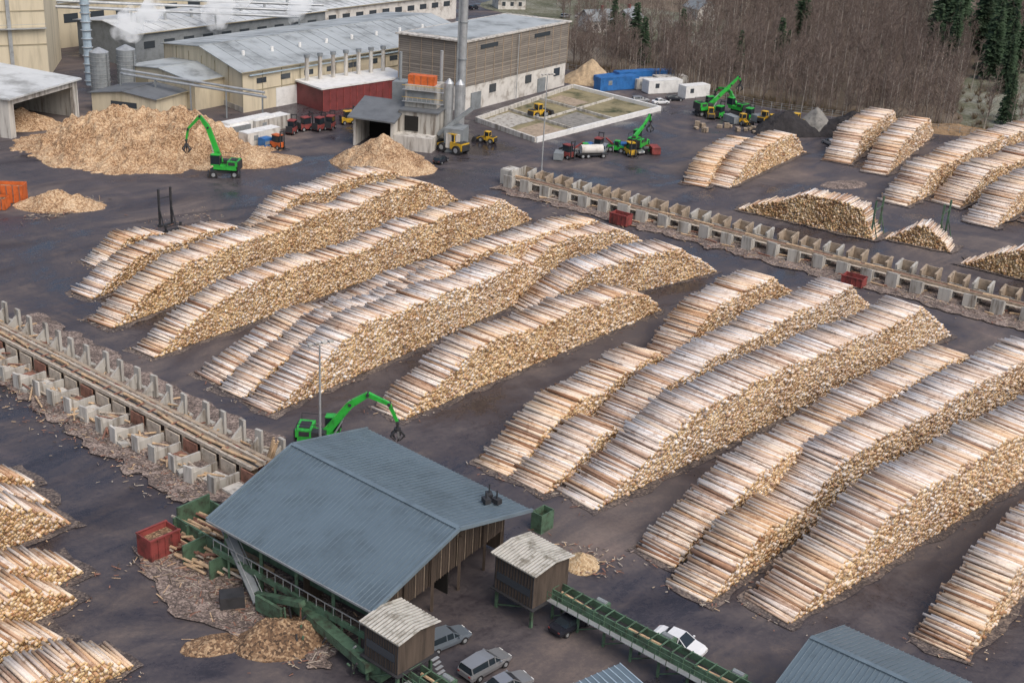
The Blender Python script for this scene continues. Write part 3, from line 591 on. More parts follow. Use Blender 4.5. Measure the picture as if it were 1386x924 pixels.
def conveyor(name,p,q,wd=1.5,z=2.6):
    L=(Vector(q)-Vector(p)).length; hd=math.atan2(q[1]-p[1],q[0]-p[0])
    b=B(name,(*p,0),hd); b.part("trough"); b.bx(0,L,-wd/2,-wd/2+.12,z-.5,z+.5,'dgreen'); b.bx(0,L,wd/2-.12,wd/2,z-.5,z+.5,'dgreen'); b.bx(0,L,-wd/2+.12,wd/2-.12,z-.3,z-.2,'dark')
    b.bx(0,L,-wd/2-.75,-wd/2-.09,z-.45,z-.38,'steel')
    n=int(L/1.2)
    for i in range(n+1): x=L*i/n; b.bx(x-.06,x+.06,-wd/2-.08,-wd/2-.001,z-.5,z+.49,'dgreen'); b.bx(x-.05,x+.05,-wd/2,wd/2,z+.5,z+.6,'dgreen')
    b.part("rail"); b.bx(0,L,-wd/2-.75,-wd/2-.7,z+.6,z+.65,'dgreen'); b.bx(0,L,-wd/2-.75,-wd/2-.7,z+.1,z+.15,'dgreen')
    for i in range(n+1): x=L*i/n; b.bx(x-.03,x+.03,-wd/2-.75,-wd/2-.7,z-.4,z+.59,'dgreen')
    b.part("legs")
    for i in range(int(L/3)+1):
        x=min(L-.2,3*i+.2)
        for y in (-wd/2,wd/2): b.bx(x-.1,x+.1,y-.1,y+.1,0,z-.5,'dgreen')
        b.beam((x,-wd/2,.3),(min(L,x+3),-wd/2,z-.6),.1,.1,'dgreen')
    b.part("drives")
    for i in range(3): x=L*(.15+.3*i); b.bx(x,x+1.4,wd/2,wd/2+.8,z-.5,z+.4,'dgreen'); b.cyl((x+.2,wd/2+.4,z+.4),(x+1.2,wd/2+.4,z+.4),.25,.25,'greyp',10)
    b.part("logs")
    x=.5
    while x<L-4: b.cyl((x,random.uniform(-.3,.3),z),(x+3.6,random.uniform(-.3,.3),z),.15,.13,'plank',7); x+=random.uniform(4,9)
    b.done()
conveyor("log_conveyor",(5.5,101.2),(24,85.5),1.5,2.6); conveyor("log_conveyor",(-6.5,88.8),(4,79.5),1.4,2.0)
b=B("green_steel_bin",(4.2,116.3,0),math.radians(50)); b.bx(-1,1,-.7,-.6,0,2.2,'dgreen'); b.bx(-1,1,.6,.7,0,2.2,'dgreen'); b.bx(-1,-.9,-.6,.6,0,2.2,'dgreen'); b.bx(.9,1,-.6,.6,0,2.2,'dgreen'); b.bx(-.9,.9,-.6,.6,0,1,'rustb'); b.done()
w=hall("sorting_office_building",(22.3,84.8),(42.0,69.8),(50.2,79.5),(30.6,95.0),4.6,2.2,'beige','roofblue',ribs=.45,over=.3)
w.part("windows"); onwall(w,(22.3,84.8),(42,69.8),.1,.3,1.2,2.6,'win'); w.done()
w=B("lean_to_shed"); w.part("roof"); w.slab([(10.3,87.3,5.2),(4.0,82.5,5.2),(8.5,77,4.6),(14.8,81.8,4.6)],.12,'roofblue')
for i in range(14): w.beam((*lerp((10.3,87.3),(4.0,82.5),i/13),5.24),(*lerp((14.8,81.8),(8.5,77),i/13),4.64),.07,.07,'pipe')
w.part("posts")
for p in ((10,86.8),(4.4,82.5),(8.7,77.5),(14.3,81.8)): w.beam((*p,0),(*p,4.5),.15,.15,'dgreen')
w.done()
# ------------------------------------------------------------ sorting lines
def sortR():
    p=Vector((-2,245));q=Vector((82,186)); L=(q-p).length; hd=math.atan2(q.y-p.y,q.x-p.x)
    b=B("log_sorting_line",(p.x,p.y,0),hd); n=24
    for i in range(n):
        x=(i+.5)*L/n+random.uniform(-.2,.2); j=random.uniform(-.3,.3); hh=random.uniform(2.1,2.6); rz=random.gauss(0,.07)
        b.part("concrete_blocks")
        b.box((x-.5,-3.3+j,hh/2),(1.9,.3,hh),'conc',rz)
        for dx in (-1.25,.25): b.box((x+dx,-2.55+j,hh*.4),(.25,1.3,hh*.8),'conc',rz)
        b.box((x-.5,-2.4+j,.2),(1.9,1.4,.35),'concb',rz)
        b.part("sorting_bays"); y0=1.3; y1=3.9+j*.5; hb=2.9+random.uniform(-.15,.15)
        for xa in (-1.7,.75): b.add([(x+xa,y0+.4,0),(x+xa,y1,0),(x+xa-.1,y1+.2,hb),(x+xa-.1,y0-.1,hb*.86),(x+xa+.28,y0+.4,0),(x+xa+.28,y1,0),(x+xa+.28,y1+.2,hb),(x+xa+.28,y0-.1,hb*.86)],[(0,3,2,1),(4,5,6,7),(0,4,7,3),(1,2,6,5),(3,7,6,2)],'concb' if i%3 else 'conc')
        b.bx(x-1.41,x+.74,y1-.1,y1+.12,0,hb-.15,'concb'); b.bx(x-1.41,x+.74,y0+.1,y0+.3,0,1.7,'conc'); b.bx(x-1.41,x+.74,y0+.31,y1-.11,.0,.5,'barkd')
        b.part("supports"); b.bx(x-.3,x+.3,-.9,.9,0,1.35,'conc')
        if random.random()<.6: b.part("logs"); b.cyl((x-1.6,y0-.9,1.2),(x+2.4,y0-.7+j,1.2),.2,.17,'plank',7)
    b.part("conveyor"); b.bx(0,L,-.75,-.55,1.4,1.75,'concb'); b.bx(0,L,.55,.75,1.4,1.75,'concb'); b.bx(0,L,-.55,.55,1.42,1.5,'rustb'); b.bx(0,L,-1.5,-.8,1.3,1.38,'pale')
    b.part("logs"); x=1
    while x<L-5:
        b.cyl((x,random.uniform(-.3,.3),1.75),(x+random.uniform(3,5),random.uniform(-.3,.3),1.75),.2,.17,'plank',8); x+=random.uniform(5,14)
    for i in range(80):
        x=random.uniform(0,L-4); y=random.choice((-1.6,-2.2,-4,4.6))+random.gauss(0,.2); b.cyl((x,y,.3),(x+random.uniform(1,3.5),y+random.gauss(0,.4),.35),.14,.12,random.choice(['plank','pale','rustb']),7)
    b.part("drive_housing"); b.bx(-1.6,1.2,-1.5,1.6,0,2.8,'conc'); b.bx(-1.4,1.0,-1.3,1.4,2.81,3.0,'concl'); b.done()
sortR()
def sortL():
    p=Vector((-76,161.5));q=Vector((-26.5,122.5)); L=(q-p).length; hd=math.atan2(q.y-p.y,q.x-p.x)
    b=B("log_sorting_line",(p.x,p.y,0),hd); n=int(L/3.3)
    for i in range(n):
        x=(i+.5)*L/n+random.uniform(-.15,.15); j=random.uniform(-.35,.35); rz=random.gauss(0,.08)
        b.part("concrete_blocks")
        b.box((x,3.0,.5),(.32,3.0,1.0),'conc',rz*.5); b.box((x,4.5+j,1.5),(.95,.34,3.0),'conc',rz); b.box((x,4.95+j,.2),(1.6,.5,.4),'conc',rz)
        b.add([(x-.14,4.3+j,1.0),(x-.14,3.0,1.0),(x-.14,4.3+j,2.2),(x+.14,4.3+j,1.0),(x+.14,3.0,1.0),(x+.14,4.3+j,2.2)],[(0,1,2),(3,5,4),(1,4,5,2)],'conc')
        b.box((x,-3.3+j*.5,.6),(.28,3.6,1.2),'conc',rz*.4); b.box((x,-5.3+j,1.05),(1.25,.24,2.1),'concl' if i%3 else 'conc',rz)
        b.add([(x-.12,-5.15+j,1.2),(x-.12,-3.6,1.2),(x-.12,-5.15+j,2.1),(x+.12,-5.15+j,1.2),(x+.12,-3.6,1.2),(x+.12,-5.15+j,2.1)],[(0,2,1),(3,4,5),(1,2,5,4)],'concl')
        if i%3==1: b.box((x+1.3,-5.0+j,.3),(1.2,.9,.5),'conc',random.gauss(0,.3))
        b.part("bay_linings"); b.bx(x+.3,x+2.7,1.15,1.32,.2,1.7,'red'); b.bx(x+.3,x+2.7,-1.32,-1.15,.2,1.7,'pale' if i%3 else 'rustb'); b.box((x+1.6,-3.0,.25),(2.1,2.2,.4),random.choice(['litterb','pale','rustb','concl']),rz)
        b.box((x+1.6,2.8,.25),(2.1,1.8,.4),random.choice(['litterb','rustb','red','barkd']),rz)
        b.part("supports"); b.bx(x-.2,x+.2,-1.1,1.1,0,1.78,'concb')
    b.part("conveyor"); b.bx(0,L,-1.05,-.75,1.8,2.2,'pale'); b.bx(0,L,.75,1.05,1.8,2.2,'pale'); b.bx(0,L,-.74,.74,1.8,1.88,'concb'); b.bx(0,L,-.12,.12,1.89,1.95,'dark')
    b.bx(0,L,1.4,1.9,2.05,2.12,'concb')
    b.part("flights")
    for i in range(int(L/2.2)): b.bx(i*2.2,i*2.2+.22,-.6,.6,1.96,2.04,'rustb')
    b.part("logs"); x=1
    while x<L-5:
        b.cyl((x,random.uniform(-.4,.4),2.15),(x+random.uniform(3,5),random.uniform(-.4,.4),2.15),.18,.15,'plank',8); x+=random.uniform(3,9)
    for i in range(200):
        x=random.uniform(0,L-4); y=random.choice((-2.5,-3.5,-4.3,2,3,3.6))+random.gauss(0,.5); an=random.gauss(0,.5); Lg=random.uniform(1.0,4.0)
        b.cyl((x,y,.45),(x+Lg*math.cos(an),y+Lg*math.sin(an),random.uniform(.3,1.0)),.13,.11,random.choice(['plank','pale','rustb','plank']),7)
    for i in range(5): x=L-3+random.uniform(0,2); b.cyl((x,2.2+i*.3,.3),(x+.8,3.0+i*.2,3.4),.15,.13,'plank',7)
    b.done()
sortL()
d=B("wood_debris")
def scat(P,Q,wd,n,l=(.2,1.0)):
    P=Vector(P);Q=Vector(Q);a=(Q-P).normalized();nn=Vector((-a.y,a.x))
    for _ in range(n):
        p=P.lerp(Q,random.random())+nn*random.gauss(0,wd); L=random.uniform(*l)*random.uniform(.4,1); t=random.uniform(0,3.14)
        d.box((p.x,p.y,.21+random.uniform(0,.04)),(L,random.uniform(.04,.12),.04),random.choice(['plank','pale','concb','rustb','rustb','brownwood','litterb']),t)
scat((-72,152),(-32,119),2.4,900,(.15,.9)); scat((-2,239),(80,182),1.6,700); scat((-34,108),(-14,93),2.2,600,(.2,1.6)); scat((-80,214),(-76,212),3.5,220,(.8,3.0)); scat((-62,205),(-52,215),3,80); scat((8,108),(10,113),2,140); scat((64,250),(56,236),4,200)
for q in LIT[:28]: scat(q[0],q[1],.6,45,(.1,.7)); scat(q[3],q[0],.6,12,(.1,.9))
d.done()
# ------------------------------------------------------------ vehicles
def wheel(b,x,y,r,w,mt='rubber'):
    b.cyl((x,y-w/2,r),(x,y+w/2,r),r,r,mt,16); b.cyl((x,y-w/2-.02,r),(x,y+w/2+.02,r),r*.55,r*.55,'steel',10)
def car(x,y,hd,paint,kind='wagon',name="parked_car",sc=1.0):
    b=B(name,(x,y,0),hd,sc); b.part("body")
    if kind=='wagon': st=[(-2.3,.74,.45,.85,0,0),(-2.25,.84,.35,.95,0,0),(-2.1,.88,.3,1.0,.62,1.42),(-.4,.9,.28,.98,.66,1.5),(.35,.9,.28,.95,.62,1.42),(1.05,.89,.28,.92,0,0),(1.9,.85,.3,.78,0,0),(2.25,.74,.38,.66,0,0)]
    else: st=[(-2.3,.76,.45,.85,0,0),(-2.0,.86,.32,.95,0,0),(-1.5,.88,.3,.97,0,0),(-.95,.9,.28,.97,.6,1.38),(.2,.9,.28,.95,.62,1.42),(1.0,.89,.28,.92,0,0),(1.9,.85,.3,.78,0,0),(2.25,.74,.38,.66,0,0)]
    vs=[];n=len(st)
    for (X,w_,zb,zt,cw,ct) in st: vs+=[(X,-w_*.92,zb),(X,-w_,(zb+zt)/2),(X,-w_*.93,zt),(X,w_*.93,zt),(X,w_,(zb+zt)/2),(X,w_*.92,zb)]
    fs=[]
    for i in range(n-1):
        for k in range(5): a=i*6+k; fs.append((a,a+1,a+7,a+6))
    fs.append((0,5,4,3,2,1)); a=(n-1)*6; fs.append((a,a+1,a+2,a+3,a+4,a+5)); b.add(vs,fs,paint)
    cab=[s for s in st if s[4]>0]; i0=st.index(cab[0]); i1=st.index(cab[-1])
    back=st[i0-1]; front=st[i1+1]
    b.part("windows")
    def ring(s): return [(s[0],-s[1]*.9,s[3]+.003),(s[0],-s[4],s[5]),(s[0],s[4],s[5]),(s[0],s[1]*.9,s[3]+.003)]
    rs=[ring(s) for s in cab]
    for r1_,r2_ in zip(rs[:-1],rs[1:]): b.add(r1_+r2_,[(0,4,5,1),(2,6,7,3)],'glass')
    fr=[(front[0],-front[1]*.86,front[3]+.003),(front[0],front[1]*.86,front[3]+.003)]; b.add(rs[-1]+fr,[(1,4,5,2),(0,4,1),(3,2,5)],'glass')
    bk=[(back[0],-back[1]*.86,back[3]+.003),(back[0],back[1]*.86,back[3]+.003)]; b.add(rs[0]+bk,[(1,2,5,4),(0,1,4),(3,5,2)],'glass')
    b.part("roof")
    for s1,s2 in zip(cab[:-1],cab[1:]): b.slab([(s1[0],-s1[4]*1.02,s1[5]+.03),(s2[0],-s2[4]*1.02,s2[5]+.03),(s2[0],s2[4]*1.02,s2[5]+.03),(s1[0],s1[4]*1.02,s1[5]+.03)],.05,paint)
    for s in cab:
        for sg in (-1,1): b.beam((s[0],sg*s[1]*.905,s[3]),(s[0],sg*s[4]*1.01,s[5]+.01),.07,.05,paint)
    for sg in (-1,1): b.beam((cab[-1][0],sg*cab[-1][4],cab[-1][5]+.01),(front[0],sg*front[1]*.88,front[3]+.01),.06,.05,paint)
    b.part("wheels")
    for X in (-1.4,1.4):
        for Y in (-.8,.8): wheel(b,X,Y,.33,.22)
    b.part("lights"); b.box((2.2,-.5,.62),(.12,.36,.12),'white'); b.box((2.2,.5,.62),(.12,.36,.12),'white'); b.box((-2.3,-.62,.78),(.08,.2,.14),'red'); b.box((-2.3,.62,.78),(.08,.2,.14),'red'); b.box((.75,-1.0,1.0),(.14,.18,.12),paint); b.box((.75,1.0,1.0),(.14,.18,.12),paint)
    b.done()
car(-4.4,95.6,math.radians(40),'carblue',sc=1.06); car(-.7,92.3,math.radians(46),'silver',sc=1.1); car(1.2,89.6,math.radians(38),'silver','sedan',sc=1.06); car(6.9,99.2,math.radians(45),'carblack','sedan'); car(16.6,97.0,math.radians(-35),'carwhite','sedan',sc=1.1); car(19,92.2,math.radians(-38),'carblack')
car(-16.6,257.3,1.2,'carblack')
for i,(x,y,h_) in enumerate(((29,326,.3),(34,325,.4),(38,330,.2),(58,286,.5),(12,455,1.),(17,457,1.),(2,445,.5),(-3,440,.5),(70,292,2),(-40,455,.5),(-20,462,1),(8,430,.6))): car(x,y,h_,['silver','carwhite','carblack','carblue'][i%4],['wagon','sedan'][i%2])
def handler(x,y,hd,up,pts,name="green_log_handler",sc=1.0):
    b=B(name,(x,y,0),hd,sc); b.part("undercarriage"); b.bx(-2.4,2.4,-.9,.9,.7,1.2,'dark')
    for X in (-1.8,1.8):
        for Y in (-1.2,1.2): wheel(b,X,Y,.62,.5)
    for X in (-2.7,2.7): b.bx(X-.15,X+.15,-1.5,1.5,.3,.7,'dark')
    b.cyl((0,0,1.2),(0,0,1.5),.9,.9,'dark',16)
    b.M=b.M@Matrix.Rotation(up,4,'Z'); b.part("upper_body")
    b.bx(-2.6,1.5,-1.35,1.35,1.5,2.2,'green'); b.bx(-2.8,-1.0,-1.4,1.4,2.2,3.1,'green'); b.bx(-3.0,-2.81,-1.3,1.3,1.5,3.0,'dark'); b.bx(-1.0,.6,-1.35,-.2,2.2,2.9,'dark'); b.box((-1.9,0,3.15),(1.2,1.6,.1),'dark')
    for Y in (-1.38,1.38): b.beam((-2.6,Y,3.9),(0.2,Y,3.9),.06,.06,'dark'); b.beam((-2.6,Y,3.1),(-2.6,Y,3.9),.06,.06,'dark')
    b.bx(-2.4,-1.2,1.405,1.42,2.35,2.95,'dark'); b.bx(-2.4,-1.2,-1.42,-1.405,2.35,2.95,'dark')
    b.part("cab"); b.bx(.3,1.9,.35,1.4,2.4,4.0,'glass'); b.bx(.25,1.95,.3,1.45,4.0,4.12,'green'); b.bx(.25,1.95,.3,1.45,2.2,2.4,'green')
    for X in (.3,1.9):
        for Y in (.35,1.4): b.bx(X-.06,X+.06,Y-.06,Y+.06,2.3,4.05,'dark')
    b.part("boom")
    P=[(p[0],-.15,p[1]) for p in pts]; ws=[(.55,.9),(.5,.8),(.42,.55),(.32,.4),(.28,.3)]
    for i in range(len(P)-1): b.beam(P[i],P[i+1],ws[i][0],ws[i][1],'green',ws[i+1][0],ws[i+1][1]); b.cyl((P[i+1][0],-.5,P[i+1][2]),(P[i+1][0],.2,P[i+1][2]),.2,.2,'dark',10)
    b.part("hydraulics")
    for Y in (-.5,.2): b.cyl((P[0][0]+.8,Y,P[0][2]-.5),((P[1][0]*.6+P[0][0]*.4)+.3,Y,(P[1][2]*.6+P[0][2]*.4)-.5),.1,.07,'steel',8)
    b.beam(((P[0][0]+P[1][0])/2,-.15,(P[0][2]+P[1][2])/2+.6),(P[1][0],-.15,P[1][2]+.55),.12,.12,'steel')
    b.part("grapple"); T=P[-1]; b.cyl(T,(T[0],T[1],T[2]-.7),.16,.16,'dark',8); b.cyl((T[0],T[1],T[2]-.7),(T[0],T[1],T[2]-1.1),.4,.4,'dark',10)
    for k in range(5):
        t=k*2*math.pi/5; c_,s__=math.cos(t),math.sin(t); a=(T[0]+.3*c_,T[1]+.3*s__,T[2]-1.0); m_=(T[0]+.85*c_,T[1]+.85*s__,T[2]-1.6); e=(T[0]+.25*c_,T[1]+.25*s__,T[2]-2.3)
        b.beam(a,m_,.25,.18,'dark'); b.beam(m_,e,.25,.18,'dark',.08,.08)
    b.done()
handler(-56.7,238.5,.2,math.radians(165),[(.5,2.4),(2.6,8.5),(4.0,10.4),(6.2,8.0),(6.6,6.0)],sc=1.08)
handler(-20.9,130.6,-.6,math.radians(32),[(.4,2.4),(3.2,6.2),(5.2,7.6),(7.6,6.6),(8.6,4.4)],sc=1.0)
handler(25,275.5,.6,math.radians(30),[(.4,2.4),(-3.4,3.6),(1.5,5.0),(4.4,6.6),(5.0,5.2)],sc=1.1)
handler(44.5,315,.3,math.radians(10),[(.4,2.4),(2.5,4.2),(5.5,6.6),(7.4,8.4),(8,7.4)],sc=1.1)
handler(52,318,1.3,math.radians(60),[(.4,2.4),(2.5,5.2),(4.5,5.6),(6.4,5.4),(7,4.4)],sc=1.0)
def loader(x,y,hd,mt='yellow',sc=1.0,name="wheel_loader"):
    b=B(name,(x,y,0),hd,sc); b.part("chassis"); b.bx(-3,-.2,-1.1,1.1,.8,2.1,mt); b.bx(-3.2,-3.01,-1,1,.8,1.9,'dark'); b.bx(-.2,2,-.7,.7,.8,1.5,mt); b.bx(-2.8,-1.4,-1.0,1.0,2.11,2.2,'dark')
    b.part("cab"); b.bx(-1,.5,-.8,.8,2.1,3.4,'glass'); b.bx(-1.1,.6,-.9,.9,3.4,3.55,mt)
    for X in(-1,.5):
        for Y in(-.8,.8): b.bx(X-.06,X+.06,Y-.06,Y+.06,2,3.4,mt)
    b.part("wheels")
    for X in (-1.9,1.5):
        for Y in (-1.2,1.2): wheel(b,X,Y,.85,.6)
    b.part("lift_arm")
    for Y in (-.45,.45): b.beam((.7,Y,1.9),(3.4,Y,.9),.2,.4,mt)
    b.part("bucket"); b.add([(3.3,-1.6,.1),(4.7,-1.6,.1),(3.3,-1.6,1.5),(3.3,1.6,.1),(4.7,1.6,.1),(3.3,1.6,1.5),(3.9,-1.6,1.6),(3.9,1.6,1.6)],[(0,1,4,3),(0,3,5,2),(0,2,6,1),(3,4,7,5),(2,5,7,6)],'dark'); b.done()
loader(-14.8,266.3,2.5,sc=1.15); loader(-8.0,276,2.7,sc=.7,name="compact_loader"); loader(3.2,303,.8,sc=.9); loader(65,309,2.6,sc=.9); loader(58,311,1,sc=.8)
def forklift(x,y,hd,mt):
    b=B("forklift",(x,y,0),hd,1.25); b.part("chassis"); b.bx(-1.6,.8,-.65,.65,.4,1.2,mt); b.bx(-1.7,-1.61,-.6,.6,.5,1.6,'dark')
    b.part("cab"); b.bx(-.9,.5,-.55,.55,1.2,2.3,'glass'); b.bx(-1,.6,-.62,.62,2.3,2.42,mt)
    b.part("wheels")
    for X in(-1.1,.5):
        for Y in(-.6,.6): wheel(b,X,Y,.38,.3)
    b.part("mast"); b.bx(.85,1.0,-.5,-.38,.2,3.2,'dark'); b.bx(.85,1.0,.38,.5,.2,3.2,'dark'); b.bx(.85,1.0,-.38,.38,3.0,3.15,'dark'); b.bx(1,2.2,-.4,-.28,.25,.33,'dark'); b.bx(1,2.2,.28,.4,.25,.33,'dark'); b.done()
for a in ((-50,274,1.4,'red'),(-47.5,277.5,.8,'red'),(-44.6,278,1.1,'red'),(-42.6,280,1.4,'red'),(-50.5,260.5,-.6,'orange'),(-39.3,285.5,.5,'yellow'),(-36,287,1.5,'orange')): forklift(*a)
def container(name,x,y,hd,L,mt,W_=2.5,H_=2.7,z=0,top=None):
    b=B(name,(x,y,z),hd); b.part("shell"); b.bx(-L/2,L/2,-W_/2,W_/2,.1,H_,mt); n=int(L/.45)
    for i in range(n+1): X=-L/2+L*i/n; b.bx(X-.08,X+.08,-W_/2-.06,W_/2+.06,.2,H_-.1,mt)
    b.part("roof"); b.bx(-L/2-.05,L/2+.05,-W_/2-.05,W_/2+.05,H_+.001,H_+.08,top or mt)
    for i in range(int(L/1.2)): X=-L/2+.6+1.2*i; b.bx(X-.1,X+.1,-W_/2,W_/2,H_+.08,H_+.12,top or mt)
    b.part("doors"); b.bx(L/2+.01,L/2+.07,-W_/2+.1,-.03,.3,H_-.1,mt); b.bx(L/2+.01,L/2+.07,.03,W_/2-.1,.3,H_-.1,mt); b.bx(-L/2-.07,-L/2-.01,-.6,.6,.3,H_-.5,'greyp')
    b.part("windows"); b.bx(-L/4-.6,-L/4+.6,-W_/2-.08,-W_/2-.062,H_*.45,H_*.8,'win' if 'office' in name else 'greyp'); b.done()
container("shipping_container",23.5,340,.55,12,'blue',3,3.4); container("shipping_container",29,349,.5,12,'blue',3,3.4); container("shipping_container",35,354,.35,10,'blue',3,3); container("shipping_container",21.5,345,.7,8,'blue'); container("shipping_container",31,343,.5,6,'concl')
container("site_office_container",35.5,339.5,.45,10,'white',3.4,3.4); container("site_office_container",43.5,336,.6,8,'white',3,3.2); container("site_office_container",38,346,.4,9,'concl',3,3.2)
container("storage_container",-59,272,.95,13,'white',3,3.2); container("storage_container",-55,264,.95,9,'whitewall',2.6,3.0,top='white'); container("storage_container",-62,266,.95,10,'greyp',2.6,2.8,top='white'); container("storage_container",-55.5,275.5,.95,10,'concl',3,3.0,top='white')
container("blue_storage_container",-53.2,261.2,.95,2.2,'blue',2,2)
def skip(x,y,hd,L,W_,H_,mt='orange'):
    b=B("orange_skip",(x,y,0),hd); b.part("shell")
    for s in (-1,1): b.slab([(-L/2,s*W_/2,H_),(L/2,s*W_/2,H_),(L/2,s*(W_/2-.1),H_),(-L/2,s*(W_/2-.1),H_)],H_-.1,mt)
    for s in (-1,1): b.bx(s*L/2-.06,s*L/2+.06,-W_/2,W_/2,.1,H_,mt)
    for i in range(6): X=-L/2+L*(i+.5)/6; b.bx(X-.08,X+.08,-W_/2-.12,-W_/2-.005,.2,H_,'rustb')
    b.part("contents"); b.bx(-L/2+.1,L/2-.1,-W_/2+.12,W_/2-.12,.1,H_*.8,'barkd'); b.done()
skip(-89.5,215.5,.1,6.5,2.8,3.2); skip(-91,211.3,.05,6.5,2.6,2.0)
for i in range(16):
    x=8+i*1.35+random.uniform(-.5,.5); y=268+i*.55+random.uniform(-3,3.5)
    k=i%5
    if k==0: container("scrap_skip",x,y,random.uniform(0,3),3.5,random.choice(['blue','red','greyp']),1.8,1.5)
    elif k==1: forklift(x,y,random.uniform(0,6),random.choice(['yellow','red']))
    elif k==2: car(x,y,random.uniform(0,6),random.choice(['carwhite','silver']),'wagon',sc=1.1)
    elif k==3:
        b=B("scrap_machine_part",(x,y,0),random.uniform(0,3)); b.part("frame"); b.bx(-1.5,1.5,-.7,-.5,.2,1.4,'greyp'); b.bx(-1.5,1.5,.5,.7,.2,1.4,'greyp'); b.part("drum"); b.cyl((-1.2,0,.9),(1.2,0,.9),.5,.5,'rustb',12); b.beam((-1.4,0,1.3),(1.6,.4,2.4),.3,.3,'red'); b.done()
    else: loader(x,y,random.uniform(0,6),random.choice(['yellow','green','green']),.7,"compact_loader")
b=B("tanker_trailer",(14.5,268.5,0),.3); b.part("tank"); b.cyl((-2.4,0,1.8),(2.4,0,1.8),.95,.95,'whitewall',16); b.part("chassis"); b.bx(-3.2,3.6,-.6,.6,.5,.8,'dark'); b.part("wheels"); [wheel(b,X,Y,.5,.35) for X in (-2.2,-1,2.4) for Y in (-1,1)]; b.done()
for i in range(10):
    x=45+i*2.4; y=309+random.uniform(-4,5)
    if i%3==0: loader(x,y,random.uniform(0,6),'yellow',.75,"compact_loader")
    elif i%3==1: forklift(x,y,1.,'green')
    else: container("scrap_skip",x,y,random.uniform(0,3),4,'greyp',2,1.7)
b=B("stacked_pallets")
for i in range(14):
    x=40+random.uniform(0,16); y=300+random.uniform(-4,4)
    for k in range(random.randint(3,9)): b.box((x,y,.15+k*.16),(1.2,.9,.11),'concb',random.gauss(i,.04))
b.done()
# ------------------------------------------------------------ concrete pit
b=B("concrete_foundation_pit"); Pd=[(-11.1,294.5),(12,337.7),(33.2,317.3),(2.7,278.3)]
b.part("base"); b.face([(x,y,.24) for x,y in Pd],'grass')
b.part("kerb_walls")
def kw(a,c,h=1.0,t=.5,mt='concl'): b.beam((*a,h/2+.02),(*c,h/2+.02),t,h,mt)
for i in range(4): kw(Pd[i],Pd[(i+1)%4],1.1,.7,'white' if i in (1,2) else 'concl')
for t in (.3,.62): kw(lerp(Pd[0],Pd[1],t),lerp(Pd[3],Pd[2],t),.8,.4)
kw(lerp(lerp(Pd[0],Pd[1],.3),lerp(Pd[3],Pd[2],.3),.5),lerp(lerp(Pd[0],Pd[1],.98),lerp(Pd[3],Pd[2],.98),.5),.7,.35)
def cell(u0,u1,v0,v1,mt,z=.30): b.face([(x,y,z) for x,y in ragged([lerp(lerp(Pd[0],Pd[1],u),lerp(Pd[3],Pd[2],u),v) for u,v in ((u0,v0),(u1,v0),(u1,v1),(u0,v1))],2,.35)],mt)
b.part("slabs"); cell(.03,.27,.05,.46,'conc'); cell(.34,.58,.56,.92,'gravel'); cell(.05,.26,.56,.9,'concb'); cell(.67,.80,.08,.42,'concb'); b.done()
# ------------------------------------------------------------ lamps and racks
def lamp(x,y,h):
    b=B("street_lamp",(x,y,0),.6); b.part("pole"); b.cyl((0,0,0),(0,0,h),.17,.09,'steel',10); b.part("base"); b.bx(-.5,.5,-.5,.5,0,.6,'conc')
    b.part("lamp_heads"); b.beam((-1.3,0,h-.1),(1.3,0,h-.1),.1,.1,'steel')
    for X in (-1.2,-.4,.4,1.2): b.box((X,-.25,h+.05),(.5,.55,.22),'concl')
    b.done()
lamp(3.9,250.5,20.5); lamp(-20.6,127.3,14.8)
def rack(x,y,hd,h=6,mt='dgreen',gap=3.0):
    b=B("log_rack",(x,y,0),hd); b.part("base"); b.bx(-gap/2-.3,gap/2+.3,-.3,.3,0,.3,mt); b.part("posts")
    for X in (-gap/2,gap/2): b.beam((X,0,.3),(X,0,h),.3,.3,mt); b.beam((X,-1.1,.2),(X,-.1,h*.5),.15,.15,mt)
    b.part("braces"); b.beam((-gap/2,0,h*.75),(gap/2,0,h*.75),.15,.15,mt); b.done()
rack(-59.4,207.3,.9,6.5,'dark',2.4); rack(-57.5,204.8,.9,1.2,'dark',3)
rack(64.3,224.3,1.0,7,'dgreen',4); rack(76.5,224.5,1.0,7,'dgreen',4)
b=B("yard_fence"); FP=[(9,362),(35,345),(62,325.5),(119,303.5),(200,281)]
for a_,c_ in zip(FP[:-1],FP[1:]):
    L=(Vector(c_)-Vector(a_)).length; n=int(L/2.5)
    b.part("rails")
    for z in (.4,1.0,1.6,2.0): b.beam((*a_,z),(*c_,z),.04,.04,'steel')
    b.part("posts")
    for i in range(n): p=lerp(a_,c_,i/n); b.beam((*p,0),(*p,2.1),.09,.09,'steel')
b.done()
b=B("embankment")
pts=[];n=60
for i in range(n+1):
    t=i/n; x=88+130*t; y=316-36*t+random.uniform(-.6,.6)
    pts.append([(x,y-3.5,-.1),(x+random.uniform(-.4,.4),y-1.8,1.1+random.uniform(-.3,.3)),(x,y+.5,1.9+random.uniform(-.3,.3)),(x,y+4,.0)])
vs=[p for r_ in pts for p in r_]; fs=[(i*4+k,(i+1)*4+k,(i+1)*4+k+1,i*4+k+1) for i in range(n) for k in range(3)]
b.add(vs,fs,'bank'); b.done()
